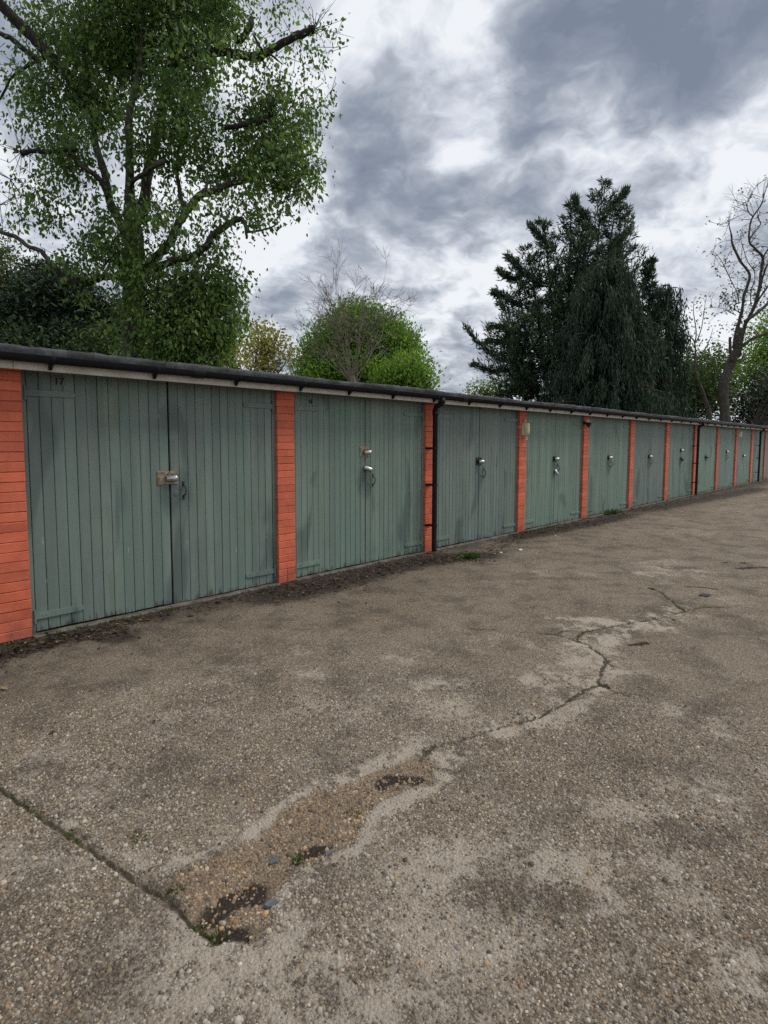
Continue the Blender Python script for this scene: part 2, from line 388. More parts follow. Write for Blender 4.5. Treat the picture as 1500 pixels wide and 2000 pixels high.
# doors: two ledged leaves of boards per bay
NPL = 13
def number_mesh(txt, size):
    cu = bpy.data.curves.new('num', 'FONT'); cu.body = txt; cu.size = size; cu.extrude = .0012; cu.align_x = 'CENTER'; cu.offset = .0022
    to = bpy.data.objects.new('num', cu); COL.objects.link(to)
    dg = bpy.context.evaluated_depsgraph_get(); dg.update()
    me = bpy.data.meshes.new_from_object(to.evaluated_get(dg)); me.materials.clear(); me.materials.append(M_INK)
    bpy.data.objects.remove(to); bpy.data.curves.remove(cu)
    return me
HANDLE = {}
def screw_heads(b, pts, y, r=.006):
    for (x, z) in pts: b.tube([(x, y, z), (x, y-.004, z)], [r, r*.7], 7)
for n in range(N0, N1):
    xa, xb = pier_x(n)+PW/2, pier_x(n+1)-PW/2
    FRW = .036
    fr = MB().box(xa+.001, xa+FRW, FACE_FRAME, .12, 0.0, 2.06).box(xb-FRW, xb-.001, FACE_FRAME, .12, 0.0, 2.06).box(xa+FRW, xb-FRW, FACE_FRAME+.004, .12, 2.035, 2.06)
    P(fr.build('door_frame', M_GREEN))
    mid = (xa+xb)/2
    near = -1 <= n <= 6
    for s in (0, 1):
        l0, l1 = (xa+FRW+.004, mid-.005) if s == 0 else (mid+.006, xb-FRW-.004)
        rr = random.Random(n*10+s)
        zb = .022+rr.uniform(-.004, .006)
        leaf = P(MB().box(l0+.004, l1-.004, FACE_DOOR+.010, FACE_DOOR+.020, zb+.01, 2.05).box(l0+.02, l1-.02, FACE_DOOR+.0205, FACE_DOOR+.045, .15, .28).box(l0+.02, l1-.02, FACE_DOOR+.0205, FACE_DOOR+.045, 1.75, 1.88).build('door_leaf', M_DARK))
        pw = (l1-l0)/NPL
        if near:
            shared = [MB().cham(-pw/2+.0013+rr.uniform(0, .0008), pw/2-.0013-rr.uniform(0, .0008), 0, .018, 0, 2.036, .0032).mesh('plank', M_GREEN) for _ in range(3)]
            for k in range(NPL):
                o = obj('plank', rr.choice(shared), leaf, (l0+pw*(k+.5), FACE_DOOR-.009+rr.uniform(-.0012, .0012), zb+rr.uniform(-.004, .004)),
                        (0, rr.uniform(-.0006, .0006), rr.uniform(-.012, .012)))
        else:
            b = MB()
            for k in range(NPL): b.cham(l0+pw*k+.0013, l0+pw*(k+1)-.0013, FACE_DOOR-.009+rr.uniform(-.001, .001), FACE_DOOR+.0095, zb, 2.055, .0032)
            o = b.build('planking', M_GREEN, leaf); o['kind'] = 'stuff'
        # strap hinges on the outer edge
        for zc in (.148, 1.862):
            sgn = 1 if s == 0 else -1
            xo = l0-.002 if s == 0 else l1+.002
            hb = MB(); L = .36+rr.uniform(-.02, .02); yf = FACE_DOOR-.021
            pts = [(0, -.024), (L-.03, -.022), (L, -.012), (L, .012), (L-.03, .022), (0, .024)]
            V = [(xo+sgn*px, y, zc+pz) for y in (yf, yf+.0105) for px, pz in pts]; m6 = 6
            Fs = [list(range(6)), list(range(6, 12))[::-1]]+[[i, (i+1) % 6, 6+(i+1) % 6, 6+i] for i in range(6)]
            if s == 1: Fs = [f[::-1] for f in Fs]
            hb.add(V, [f[::-1] for f in Fs])
            hb.tube([(xo-sgn*.008, yf-.002, zc-.055), (xo-sgn*.008, yf-.002, zc+.055)], .0085, 8)
            hb.box(xo-.036 if s == 0 else xo+.010, xo-.010 if s == 0 else xo+.036, FACE_FRAME-.005, FACE_FRAME-.0005, zc-.075, zc+.075)
            screw_heads(hb, [(xo+sgn*.05, zc), (xo+sgn*.075, zc+.004), (xo+sgn*(L-.05), zc)], yf)
            hb.build('strap_hinge', M_GREEN, leaf)
        if s == 1 and n <= 8:                   # pull handle and keyhole cover on the right-hand leaf
            hx, hz = mid+.128, 1.045+rr.uniform(-.02, .02)
            pts = [(hx, FACE_DOOR-.011, hz+.052), (hx, FACE_DOOR-.022, hz+.046), (hx+.004, FACE_DOOR-.044, hz+.030), (hx+.005, FACE_DOOR-.048, hz),
                   (hx+.004, FACE_DOOR-.044, hz-.030), (hx, FACE_DOOR-.022, hz-.046), (hx, FACE_DOOR-.011, hz-.052)]
            hd = MB().tube(pts, [.008, .006, .0055, .006, .0055, .006, .008], 8)
            for q in (-1, 1): hd.box(hx-.010, hx+.010, FACE_DOOR-.0135, FACE_DOOR-.0095, hz+q*.062-.020, hz+q*.062+.020)
            hd.build('pull_handle', M_IRON, leaf)
            kz = hz-.025
            MB().tube([(mid+.058, FACE_DOOR-.008, kz), (mid+.058, FACE_DOOR-.013, kz), (mid+.058, FACE_DOOR-.015, kz)], [.026, .025, .014], 14).build('keyhole_cover', M_GREEN, leaf)
        if s == 0 and n in (0, 1):              # painted numbers 17 and 16
            wx = on_wall(114, 744, FACE_DOOR) if n == 0 else on_wall(605, 783, FACE_DOOR)
            if n == 0:
                MB().cham(wx[0]-.050, wx[0]+.048, FACE_DOOR-.0125, FACE_DOOR-.0085, wx[2]-.040, wx[2]+.034, .002).build('number_plate', M_PLATE, leaf)
            me = number_mesh('17' if n == 0 else '16', .072 if n == 0 else .060)
            o = obj('door_number', me, leaf, (wx[0], FACE_DOOR-.0145 if n == 0 else FACE_DOOR-.0128, wx[2]-.028), (R(90), 0, 0))

# threshold strips in front of the doors
for n in range(N0, N1):
    xa, xb = pier_x(n)+PW/2, pier_x(n+1)-PW/2
    P(MB().cham(xa+.002, xb-.002, -.035+random.uniform(-.01, .01), .13, -.03, .013, .008).build('threshold', M_CONC))

# eaves: cream fascia boards, black gutter with brackets, felt roof
XL, XR = pier_x(N0)-.2, pier_x(N1)+.2
for n in range(N0, N1):
    a = pier_x(n)+.02; b_ = pier_x(n+1)+.017
    dz = random.uniform(-.004, .004)
    P(MB().cham(a, b_, -.170+random.uniform(-.003, .003), -.150, 2.011+dz, 2.140, .003).build('fascia_board', M_FASCIA))
P(MB().box(XL, XR, -.149, .04, 2.064, 2.077).build('soffit', M_DARK))
GC = (-.226, 2.103); GR = .045
prof = [(GC[0]+GR*math.cos(a), GC[1]+GR*math.sin(a)) for a in np.linspace(0, -math.pi, 15)]
prof = [(GC[0]+GR, GC[1]+.006)]+prof+[(GC[0]-GR-.002, GC[1]+.004), (GC[0]-GR-.001, GC[1]+.009), (GC[0]-GR+.004, GC[1]+.009)]
inner = [(GC[0]+(y-GC[0])*.93, GC[1]+(z-GC[1])*.93+.001) for y, z in prof[:-3]][::-1]
gut = MB(); gut.prism_x(prof+inner, XL, XR)
gutter = P(gut.build('gutter', M_BLACK, smooth=False))
for p_ in gutter.data.polygons: p_.use_smooth = len(p_.vertices) == 4
def gz(x): return 0.0
bk = MB()
bprof = [(GC[0]+(GR+.005)*math.cos(a), GC[1]+(GR+.005)*math.sin(a)) for a in np.linspace(R(8), -math.pi-R(8), 14)]
bprof2 = [(GC[0]+(GR+.0008)*math.cos(a), GC[1]+(GR+.0008)*math.sin(a)) for a in np.linspace(R(8), -math.pi-R(8), 14)][::-1]
bk.prism_x(bprof+bprof2, -.013, .013)
bk.prism_x([(-.1735, GC[1]), (-.1735, 2.026), (-.180, 2.018), (-.190, 2.022), (-.219, GC[1]-GR-.003), (-.190, GC[1]-.03)], -.011, .011)
bkm = bk.mesh('gutter_bracket', M_BLACK)
br_px = [100, 303, 462, 588, 683, 768]
xs = [on_wall(px, 735+.083*px*0.9, -.19)[0] for px in br_px]
xs += [xs[-1]+.80*i for i in range(1, 36)] + [xs[0]-.8*i for i in range(1, 6)]
for xx in xs:
    if XL+.1 < xx < XR-.1: obj('gutter_bracket', bkm, gutter, (xx, 0, 0))
un = MB(); up = [(GC[0]+(GR+.0065)*math.cos(a), GC[1]+(GR+.0065)*math.sin(a)) for a in np.linspace(R(6), -math.pi-R(8), 14)]
up2 = [(GC[0]+(GR+.0008)*math.cos(a), GC[1]+(GR+.0008)*math.sin(a)) for a in np.linspace(R(6), -math.pi-R(8), 14)][::-1]
un.prism_x(up+up2, -.055, .055); unm = un.mesh('gutter_union', M_BLACK)
for xx in [on_wall(380, 740, -.17)[0]+4.0*i for i in range(-1, 9)]:
    if XL+.2 < xx < XR-.2: obj('gutter_union', unm, gutter, (xx, 0, 0))

def roof_mesh():
    xs_ = np.arange(XL-.05, XR+.05, .06); nx = len(xs_)
    r2 = np.random.default_rng(3)
    wob = np.convolve(r2.normal(0, 1, nx+40), np.ones(17)/17, 'same')[20:20+nx]*.045
    wob2 = np.convolve(r2.normal(0, 1, nx+10), np.ones(3)/3, 'same')[5:5+nx]*.0035
    # laps between felt sheets
    lap = (np.floor((xs_-XL)/1.0) % 2)*.004
    pr = [(-.203, 2.104), (-.208, 2.125), (-.210, 2.148), (-.205, 2.162), (-.196, 2.167), (-.15, 2.172), (.4, 2.178), (2.5, 2.168), (5.3, 2.148), (5.35, 2.10)]
    V = []
    for i, x in enumerate(xs_):
        for j, (y, z) in enumerate(pr):
            k = 1.0 if j < 6 else .3
            V.append((x, y+wob2[i]*k*(1 if j != 0 else 2), z+(wob[i]*.35+wob2[i]*.8+lap[i]+r2.normal(0, .0034))*k))
    m = len(pr)
    Fq = np.array([[i*m+j, i*m+j+1, (i+1)*m+j+1, (i+1)*m+j] for i in range(nx-1) for j in range(m-1)])
    return mesh_np('roof', V, Fq, M_FELT)
P(obj('roof', roof_mesh()))
P(MB().box(XL, XR, -.149, 5.3, 2.0785, 2.128).build('roof_deck', M_DARK))
M_BRICKWALL = mat_simple('stock_brick_back_wall', (.20, .13, .09), (.28, .19, .13), .85, 14, .5)
P(MB().box(XL+.2, XR-.2, 5.05, 5.27, -.02, 2.074).build('back_wall', M_BRICKWALL))
P(MB().box(XL+.2, XL+.42, .23, 5.045, -.02, 2.074).build('side_wall', M_BRICKWALL))
P(MB().box(XR-.42, XR-.2, .23, 5.045, -.02, 2.074).build('side_wall', M_BRICKWALL))

# downpipes
def downpipe(x):
    y = -.118
    d = MB().tube([(x, GC[0], GC[1]-GR+.01), (x, GC[0], GC[1]-GR-.045), (x, GC[0]+.010, GC[1]-GR-.055), (x, y-.014, 1.965), (x, y, 1.94), (x, y, .055), (x, y-.004, .03)], .034, 14)
    d.tube([(x, GC[0], GC[1]-GR+.02), (x, GC[0], GC[1]-GR-.05)], .041, 14)
    d.tube([(x, y, 1.92), (x, y, 1.85)], .040, 14)
    o = P(d.build('downpipe', M_BLACK))
    for p_ in o.data.polygons: p_.use_smooth = len(p_.vertices) == 4
    for z in (1.42, .93, .38):
        c = MB().tube([(x, y, z-.016), (x, y, z+.016)], .040, 14)
        c.box(x-.062, x+.062, -.013, -.0025, z-.014, z+.014).box(x-.02, x+.02, -.085, -.0135, z-.012, z+.012)
        c.build('pipe_clip', M_BLACK, o)
for px, py in ((849, 950), (1362.5, 890), (1484, 880)):
    downpipe(on_wall(px, py, -.118)[0])

# ------------------------------------------------------------------ locks on the doors (they hang from the hasps)
def seam(n): return (pier_x(n)+pier_x(n+1))/2+.0005
def hasp(n, z, w_, h_, mat):
    x = seam(n); y = FACE_DOOR-.0135
    b = MB().cham(x-w_*.62, x-.004, y-.004, y+.004, z-h_/2, z+h_/2, .0015).cham(x-.003, x+w_*.38, y-.004, y+.004, z-h_/2, z+h_/2, .0015)
    screw_heads(b, [(x-w_*.54, z), (x-w_*.40, z+h_*.36), (x-w_*.40, z-h_*.36), (x+w_*.30, z+h_*.1), (x+w_*.22, z+h_*.38), (x+w_*.22, z-h_*.36)], y-.004, .0055)
    b.cham(x-.045, x+.05, y-.026, y-.0045, z-.020, z+.020, .006)        # the staple housing
    return P(b.build('hasp', mat))
def puck_lock(n, z, r, L, label, mat=M_STEEL, tilt=0.0, dx=0.0, dz=0.0):
    """a stubby round padlock, lying on its side in the hasp"""
    x = seam(n); y = FACE_DOOR-.048
    o = empty('padlock', (x+dx, y, z+dz))
    tag(o, label, 'padlock', 'padlocks on the garage doors')
    prof = [(-L*.5, r*.80), (-L*.46, r*.95), (L*.40, r), (L*.47, r*.93), (L*.5, r*.80)]
    d = np.array([math.cos(tilt)*.86, -.46, -math.sin(tilt)*.86]); d /= np.linalg.norm(d)
    b = MB().tube([d*t_ for t_, _ in prof], [q for _, q in prof], 18)
    ob = b.build('lock_body', mat, o)
    for p_ in ob.data.polygons: p_.use_smooth = len(p_.vertices) == 4
    MB().tube([d*(L*.5), d*(L*.5+.003)], [r*.62, r*.58], 16).build('key_face', M_RUSTGREY, o)
    a = MB().tube([(-L*.30, .010, r*.5), (-L*.30, .030, r*1.15), (0, .036, r*1.25), (L*.30, .030, r*1.05), (L*.30, .012, r*.4)], .0055, 8)
    a.build('shackle', M_IRON, o)
    return o
M_RUSTGREY = mat_simple('grey_lock_face', (.20, .21, .23), (.30, .31, .33), .45, 60, .1, .6)
hasp(0, 1.175, .195, .118, M_RUST); puck_lock(0, 1.170, .031, .092, 'stubby round padlock on the rusty plate of door 17')
hasp(1, 1.385, .155, .118, M_RUST); puck_lock(1, 1.375, .031, .085, 'upper padlock of the two on door 16, sitting in a square plate')
puck_lock(1, 1.180, .029, .105, 'lower silver padlock of door 16, tilted and without a back plate', M_STEEL, R(24), .004)
hasp(2, 1.215, .140, .118, M_IRON); puck_lock(2, 1.208, .030, .085, 'bright padlock on the door just right of the near black downpipe')
hasp(3, 1.205, .120, .100, M_IRON); puck_lock(3, 1.205, .028, .085, 'upper padlock on the door to the right of the yellowed wall lamp')
puck_lock(3, .965, .026, .10, 'lower hanging padlock on the door to the right of the yellowed wall lamp', M_STEEL, R(70))
for n, z, lab in ((4, 1.185, 'padlock on the fifth garage door from the left'), (5, 1.170, 'padlock on the sixth garage door from the left'),
                  (6, 1.300, 'upper padlock on the seventh garage door, left of the second downpipe'), (8, 1.215, 'padlock on the ninth garage door, second beyond the second downpipe'),
                  (9, 1.05, 'padlock on the tenth garage door near the far end')):
    hasp(n, z, .12, .10, M_IRON); puck_lock(n, z, .028, .085, lab)
puck_lock(6, 1.06, .026, .09, 'lower dark padlock on the seventh garage door, left of the second downpipe', M_IRON, R(70))
hasp(7, 1.07, .12, .12, M_IRON); puck_lock(7, 1.07, .028, .085, 'dark padlock on the eighth garage door, right of the second downpipe', M_IRON)

# ------------------------------------------------------------------ lamps on the piers (unlit)
def bulkhead(px, py, label, hgt=.205, wid=.105, m_lens=M_CREAM, dark=False):
    c = on_wall(px, py, -.06); x, z = c[0], c[2]
    o = empty('wall_lamp', (x, 0, z)); tag(o, label, 'wall lamp', 'lamps on the brick piers')
    h = hgt/2; r_ = wid/2
    MB().cham(-r_, r_, -.050, -.001, -h, h, .006).build('backplate', M_WHITE, o)
    V = []; zs = [(-h*.97, .72), (-h*.9, .93), (-h*.5, 1.0), (h*.5, 1.0), (h*.9, .93), (h*.97, .72)]
    b = MB(); k = 10; rows = []
    for z_, q in zs:
        for i in range(k+1):
            a = math.pi*i/k; V.append((-r_*q*math.cos(a), -.0505-.062*q*math.sin(a), z_))
    m = k+1
    Fs = [[i*m+j, i*m+j+1, (i+1)*m+j+1, (i+1)*m+j] for i in range(len(zs)-1) for j in range(k)]
    Fs += [list(range(m))[::-1], [(len(zs)-1)*m+j for j in range(m)]]
    d = b.add(V, Fs).build('diffuser', m_lens, o)
    for p_ in d.data.polygons: p_.use_smooth = len(p_.vertices) == 4
    MB().tube([(0, -.03, h), (.006, -.032, h+.03), (-.004, -.03, h+.055), (0, -.004, h+.075)], .007, 8).build('cable', M_WHITE, o)
    if not dark:
        MB().tube([(0, -.06, -h), (0, -.062, -h-.018), (-.012, -.064, -h-.030)], .013, 8).tube(
            [(-.022, -.06, -h-.045), (-.014, -.062, -h-.066), (.006, -.062, -h-.072), (.020, -.062, -h-.052), (.012, -.062, -h-.028)], .008, 8).build('hook', M_WHITE, o)
    return o
bulkhead(1028.5, 838, 'yellowed bulkhead lamp with a white hook on the fourth brick pier')
bulkhead(1446, 848, 'small white lamp on a far pier beyond the second downpipe', .20, .10, M_WHITE, True)
c = on_wall(1150, 828, -.09)
o = empty('security_light', (c[0]-.02, 0, c[2])); tag(o, 'small round dark security light at the top of the fifth pier', 'wall lamp', 'lamps on the brick piers')
MB().tube([(0, -.001, .02), (0, -.03, .02), (0, -.05, .015)], [.035, .03, .02], 10).build('mount', M_IRON, o)
MB().tube([(.0, -.045, .02), (.012, -.075, -.005), (.02, -.12, -.03)], [.022, .045, .052], 12).build('lamp_head', M_IRON, o)
MB().tube([(.0, -.06, .055), (.0, -.10, .05)], [.03, .02], 10).build('sensor', M_WHITE, o)

# ------------------------------------------------------------------ the ground
_T = {}
def vnoise(x, y, seed=0):                       # smooth value noise on the plane
    T = _T.setdefault(seed, None)
    if T is None: T = _T[seed] = np.random.default_rng(seed).random((256, 256))
    xi = np.floor(x).astype(int); yi = np.floor(y).astype(int); fx = x-xi; fy = y-yi
    fx = fx*fx*(3-2*fx); fy = fy*fy*(3-2*fy)
    a = T[xi % 256, yi % 256]; b = T[(xi+1) % 256, yi % 256]; c = T[xi % 256, (yi+1) % 256]; d = T[(xi+1) % 256, (yi+1) % 256]
    return (a*(1-fx)+b*fx)*(1-fy)+(c*(1-fx)+d*fx)*fy
def fbm(x, y, sc, oct_=4, seed=0):
    s = 0; a = 1.0; tot = 0
    for k in range(oct_): s = s+a*vnoise(x*sc*2**k+17*k, y*sc*2**k+31*k, seed+k); tot += a; a *= .55
    return s/tot
def polyd(X, Y, pts):                           # distance to a polyline
    D = np.full(X.shape, 9.0)
    for (x0, y0), (x1, y1) in zip(pts[:-1], pts[1:]):
        dx, dy = x1-x0, y1-y0; L = dx*dx+dy*dy+1e-12
        tt = np.clip(((X-x0)*dx+(Y-y0)*dy)/L, 0, 1)
        D = np.minimum(D, np.hypot(X-x0-tt*dx, Y-y0-tt*dy))
    return D
def inside(X, Y, poly):
    c = np.zeros(X.shape, bool); n = len(poly); j = n-1
    for i in range(n):
        xi, yi = poly[i]; xj, yj = poly[j]
        c ^= ((yi > Y) != (yj > Y)) & (X < (xj-xi)*(Y-yi)/(yj-yi+1e-12)+xi); j = i
    return c
def G(pxs): return [tuple(on_ground(x, y)[:2]) for x, y in pxs]
# slab joint and cracks, as they run over the concrete
JOINT = G([(-160, 1432), (0, 1539), (84, 1596), (177, 1655), (261, 1716), (327, 1753), (372, 1795), (425, 1832)])
FAINT = [G([(425, 1832), (385, 1868), (350, 1905), (330, 1960)]), G([(530, 1178), (600, 1190), (680, 1206), (790, 1218)]),
         G([(920, 1093), (975, 1103), (1060, 1113)]), G([(1330, 1018), (1420, 1012), (1560, 1016)]), G([(878, 1318), (880, 1350), (886, 1385), (884, 1420)])]
CRACKS = [(G([(820, 1482), (850, 1462), (900, 1440), (1000, 1415), (1060, 1395), (1100, 1376), (1130, 1352), (1165, 1336), (1180, 1305), (1186, 1284), (1150, 1262),
              (1122, 1250), (1080, 1238), (1000, 1232), (920, 1228)]), .016),
          (G([(1122, 1250), (1140, 1234), (1200, 1222), (1270, 1210), (1330, 1196), (1365, 1186), (1420, 1185)]), .016),
          (G([(1335, 1192), (1305, 1170), (1292, 1156), (1268, 1148)]), .022), (G([(1322, 1177), (1365, 1186)]), .010),
          (G([(1075, 1238), (1130, 1225), (1180, 1221)]), .010), (G([(1186, 1284), (1195, 1300)]), .02), (G([(1165, 1336), (1225, 1358)]), .010),
          (G([(1340, 1145), (1370, 1147), (1402, 1151)]), .025), (G([(1388, 1097), (1455, 1099)]), .035)]
SPALL = G([(330, 1722), (420, 1672), (505, 1632), (560, 1578), (620, 1545), (700, 1522), (760, 1492), (820, 1478), (850, 1500), (835, 1535), (745, 1560), (715, 1590),
           (690, 1640), (640, 1668), (575, 1700), (540, 1730), (530, 1778), (490, 1825), (425, 1838), (380, 1800)])
PITS = [(G([(425, 1775), (450, 1752), (500, 1738)]), .060), (G([(752, 1524), (785, 1520), (812, 1521)]), .055), (G([(440, 1822), (470, 1815)]), .035), (G([(590, 1660), (625, 1645)]), .030),
        (G([(1445, 1110), (1495, 1107)]), .06), (G([(1232, 1258), (1262, 1256)]), .03), (G([(1170, 1332), (1182, 1338)]), .03)]
PALE = [(G([(505, 1625), (560, 1570), (640, 1530), (720, 1505), (800, 1470)]), .050, 1.0), (G([(330, 1700), (430, 1668), (500, 1640)]), .055, 1.0), (G([(90, 1585), (250, 1660), (330, 1720)]), .06, .55),
        (G([(530, 1750), (600, 1705), (690, 1660), (730, 1590), (840, 1545), (870, 1500)]), .050, 1.05), (G([(430, 1850), (520, 1850), (600, 1890), (700, 1980)]), .16, .9),
        (G([(860, 1480), (950, 1440), (1060, 1410)]), .10, .8), (G([(900, 1690), (960, 1640), (1050, 1670), (1130, 1720), (1250, 1700)]), .26, .50), (G([(860, 1720), (905, 1690)]), .08, .75),
        (G([(1100, 1262), (1180, 1250), (1210, 1240)]), .12, .9), (G([(1040, 1330), (1130, 1300)]), .25, .35), (G([(830, 1345), (880, 1340)]), .12, .45), (G([(1090, 1205), (1300, 1225)]), .12, .6),
        (G([(1380, 1430), (1460, 1450)]), .10, .5), (G([(1300, 1110), (1345, 1114)]), .16, .6), (G([(1200, 1600), (1400, 1560)]), .2, .4), (G([(1350, 1850), (1480, 1900)]), .12, .5),
        (G([(250, 1840), (300, 1990)]), .10, .25), (G([(330, 1755), (430, 1840)]), .03, .7), (G([(1080, 1420), (1160, 1350), (1190, 1290), (1120, 1250)]), .16, .5), (G([(1130, 1235), (1330, 1200)]), .22, .5), (G([(850, 1470), (1000, 1430), (1120, 1360)]), .22, .40)]
DIRT = [(G([(-30, 1290), (70, 1262), (170, 1235), (240, 1245)]), .13, 1.0), (G([(520, 1168), (640, 1145), (760, 1110), (880, 1090), (940, 1085)]), .22, 1.0), (G([(900, 1092), (1000, 1075)]), .14, .5),
        (G([(1010, 1050), (1110, 1030), (1220, 1008)]), .22, .95), (G([(1280, 992), (1480, 955)]), .35, .85), (G([(300, 1195), (520, 1150)]), .10, .6)]
def axis(lo, hi, a, b, fine, grow=1.16, cap=1.2):
    mid = list(np.arange(a, b, fine)); st = fine; x = mid[-1]
    right = []
    while x < hi: st = min(st*grow, cap); x += st; right.append(x)
    left = []; x = a; st = fine
    while x > lo: st = min(st*grow, cap); x -= st; left.append(x)
    return np.array(left[::-1]+mid+right)
GX = axis(-14, 60, -.9, 7.6, .0165); GY = axis(-22, .0, -6.1, .0, .0165); GY = GY[GY <= .11]
WORN = [(*G([(1060, 1720)])[0], .75, 1.0), (*G([(1200, 1250)])[0], .9, .8), (*G([(960, 1400)])[0], .6, .7), (*G([(560, 1930)])[0], .35, .8), (*G([(1420, 1450)])[0], .5, .7), (*G([(430, 1640)])[0], .25, .6), (*G([(1300, 1110)])[0], 1.2, .5), (*G([(1350, 1900)])[0], .3, .7)]
def WMASK(X, Y):
    m = np.full(X.shape, .30)
    for x, y, r_, a in WORN: m = np.maximum(m, a*np.exp(-((X-x)**2+(Y-y)**2)/(r_*r_)))
    return m
def ground_fields(X, Y):
    wx = X+.085*(fbm(X, Y, 9, 5, 11)-.5)+.02*(fbm(X, Y, 40, 2, 5)-.5); wy = Y+.085*(fbm(X, Y, 9, 5, 23)-.5)+.02*(fbm(X, Y, 40, 2, 9)-.5)
    jx = X+.012*(fbm(X, Y, 25, 3, 71)-.5); jy = Y+.012*(fbm(X, Y, 25, 3, 73)-.5)
    dj = polyd(jx, jy, JOINT)
    joint = np.clip(1-dj/.022, 0, 1)
    crack = np.zeros(X.shape)
    for pts, wd in CRACKS: crack = np.maximum(crack, np.clip(1.25-polyd(wx, wy, pts)/(wd*.95), 0, 1))
    faint = np.zeros(X.shape)
    for pts in FAINT: faint = np.maximum(faint, np.clip(1-polyd(wx, wy, pts)/.014, 0, 1))
    ins = inside(wx, wy, SPALL); ds = polyd(wx, wy, SPALL+SPALL[:1]); sd_ = np.where(ins, ds, -ds)
    spall = np.clip(.5+sd_/.05, 0, 1)
    pit = np.zeros(X.shape)
    for pts, wd in PITS: pit = np.maximum(pit, np.clip(1.5-polyd(wx, wy, pts)/wd, 0, 1))
    pale = np.zeros(X.shape)
    for pts, wd, a in PALE: pale = np.maximum(pale, a*np.exp(-(polyd(wx, wy, pts)/wd)**2))
    blot = fbm(X, Y, 1.1, 3, 131); mid_ = fbm(X, Y, 7, 3, 133)
    pale = pale*np.clip(3.0*(mid_-.5)+3.2*(fbm(X, Y, 24, 3, 137)-.5)+.80, .10, 1.3)
    far_ = np.clip((-Y-.5)/.8, 0, 1)*WMASK(X, Y)
    pale = np.clip(np.maximum(pale, far_*(.62*np.clip((blot-.30)/.35, 0, 1)+.45*np.clip((mid_-.52)/.25, 0, 1)*np.clip((blot-.3)/.3, 0, 1))), 0, 1)
    pale = pale*(1-.75*spall)
    fb = fbm(X, Y, 4.2, 6, 151)
    skin = np.clip(.04+.95*pale+1.2*(fb-.5)*(.25+pale), 0, .85)*(1-.7*spall)
    dirt = np.zeros(X.shape)
    for pts, wd, a in DIRT: dirt = np.maximum(dirt, a*np.exp(-(polyd(wx, wy, pts)/(wd*1.3))**2))
    wallband = np.exp(-np.clip(-Y, 0, 9)/.70)
    dirt = np.maximum(dirt, wallband*np.clip(.25+1.0*fbm(X, Y, 1.4, 3, 171), 0, 1))
    near = np.clip(-Y/1.2, 0, 1)
    z = near*.016*(fbm(X, Y, .55, 3, 41)-.5)+.004*(fbm(X, Y, 5, 3, 43)-.5)
    z = z-.016*joint**.7-.013*np.clip(crack, 0, 1)-.005*faint-.012*spall*(.6+.8*fbm(X, Y, 16, 3, 51))-.012*pit
    return z, dict(joint=joint, crack=crack, faint=faint, spall=spall, pit=pit, pale=pale, skin=skin, dirt=dirt)
XX, YY = np.meshgrid(GX, GY, indexing='ij')
ZZ, FLD = ground_fields(XX, YY)
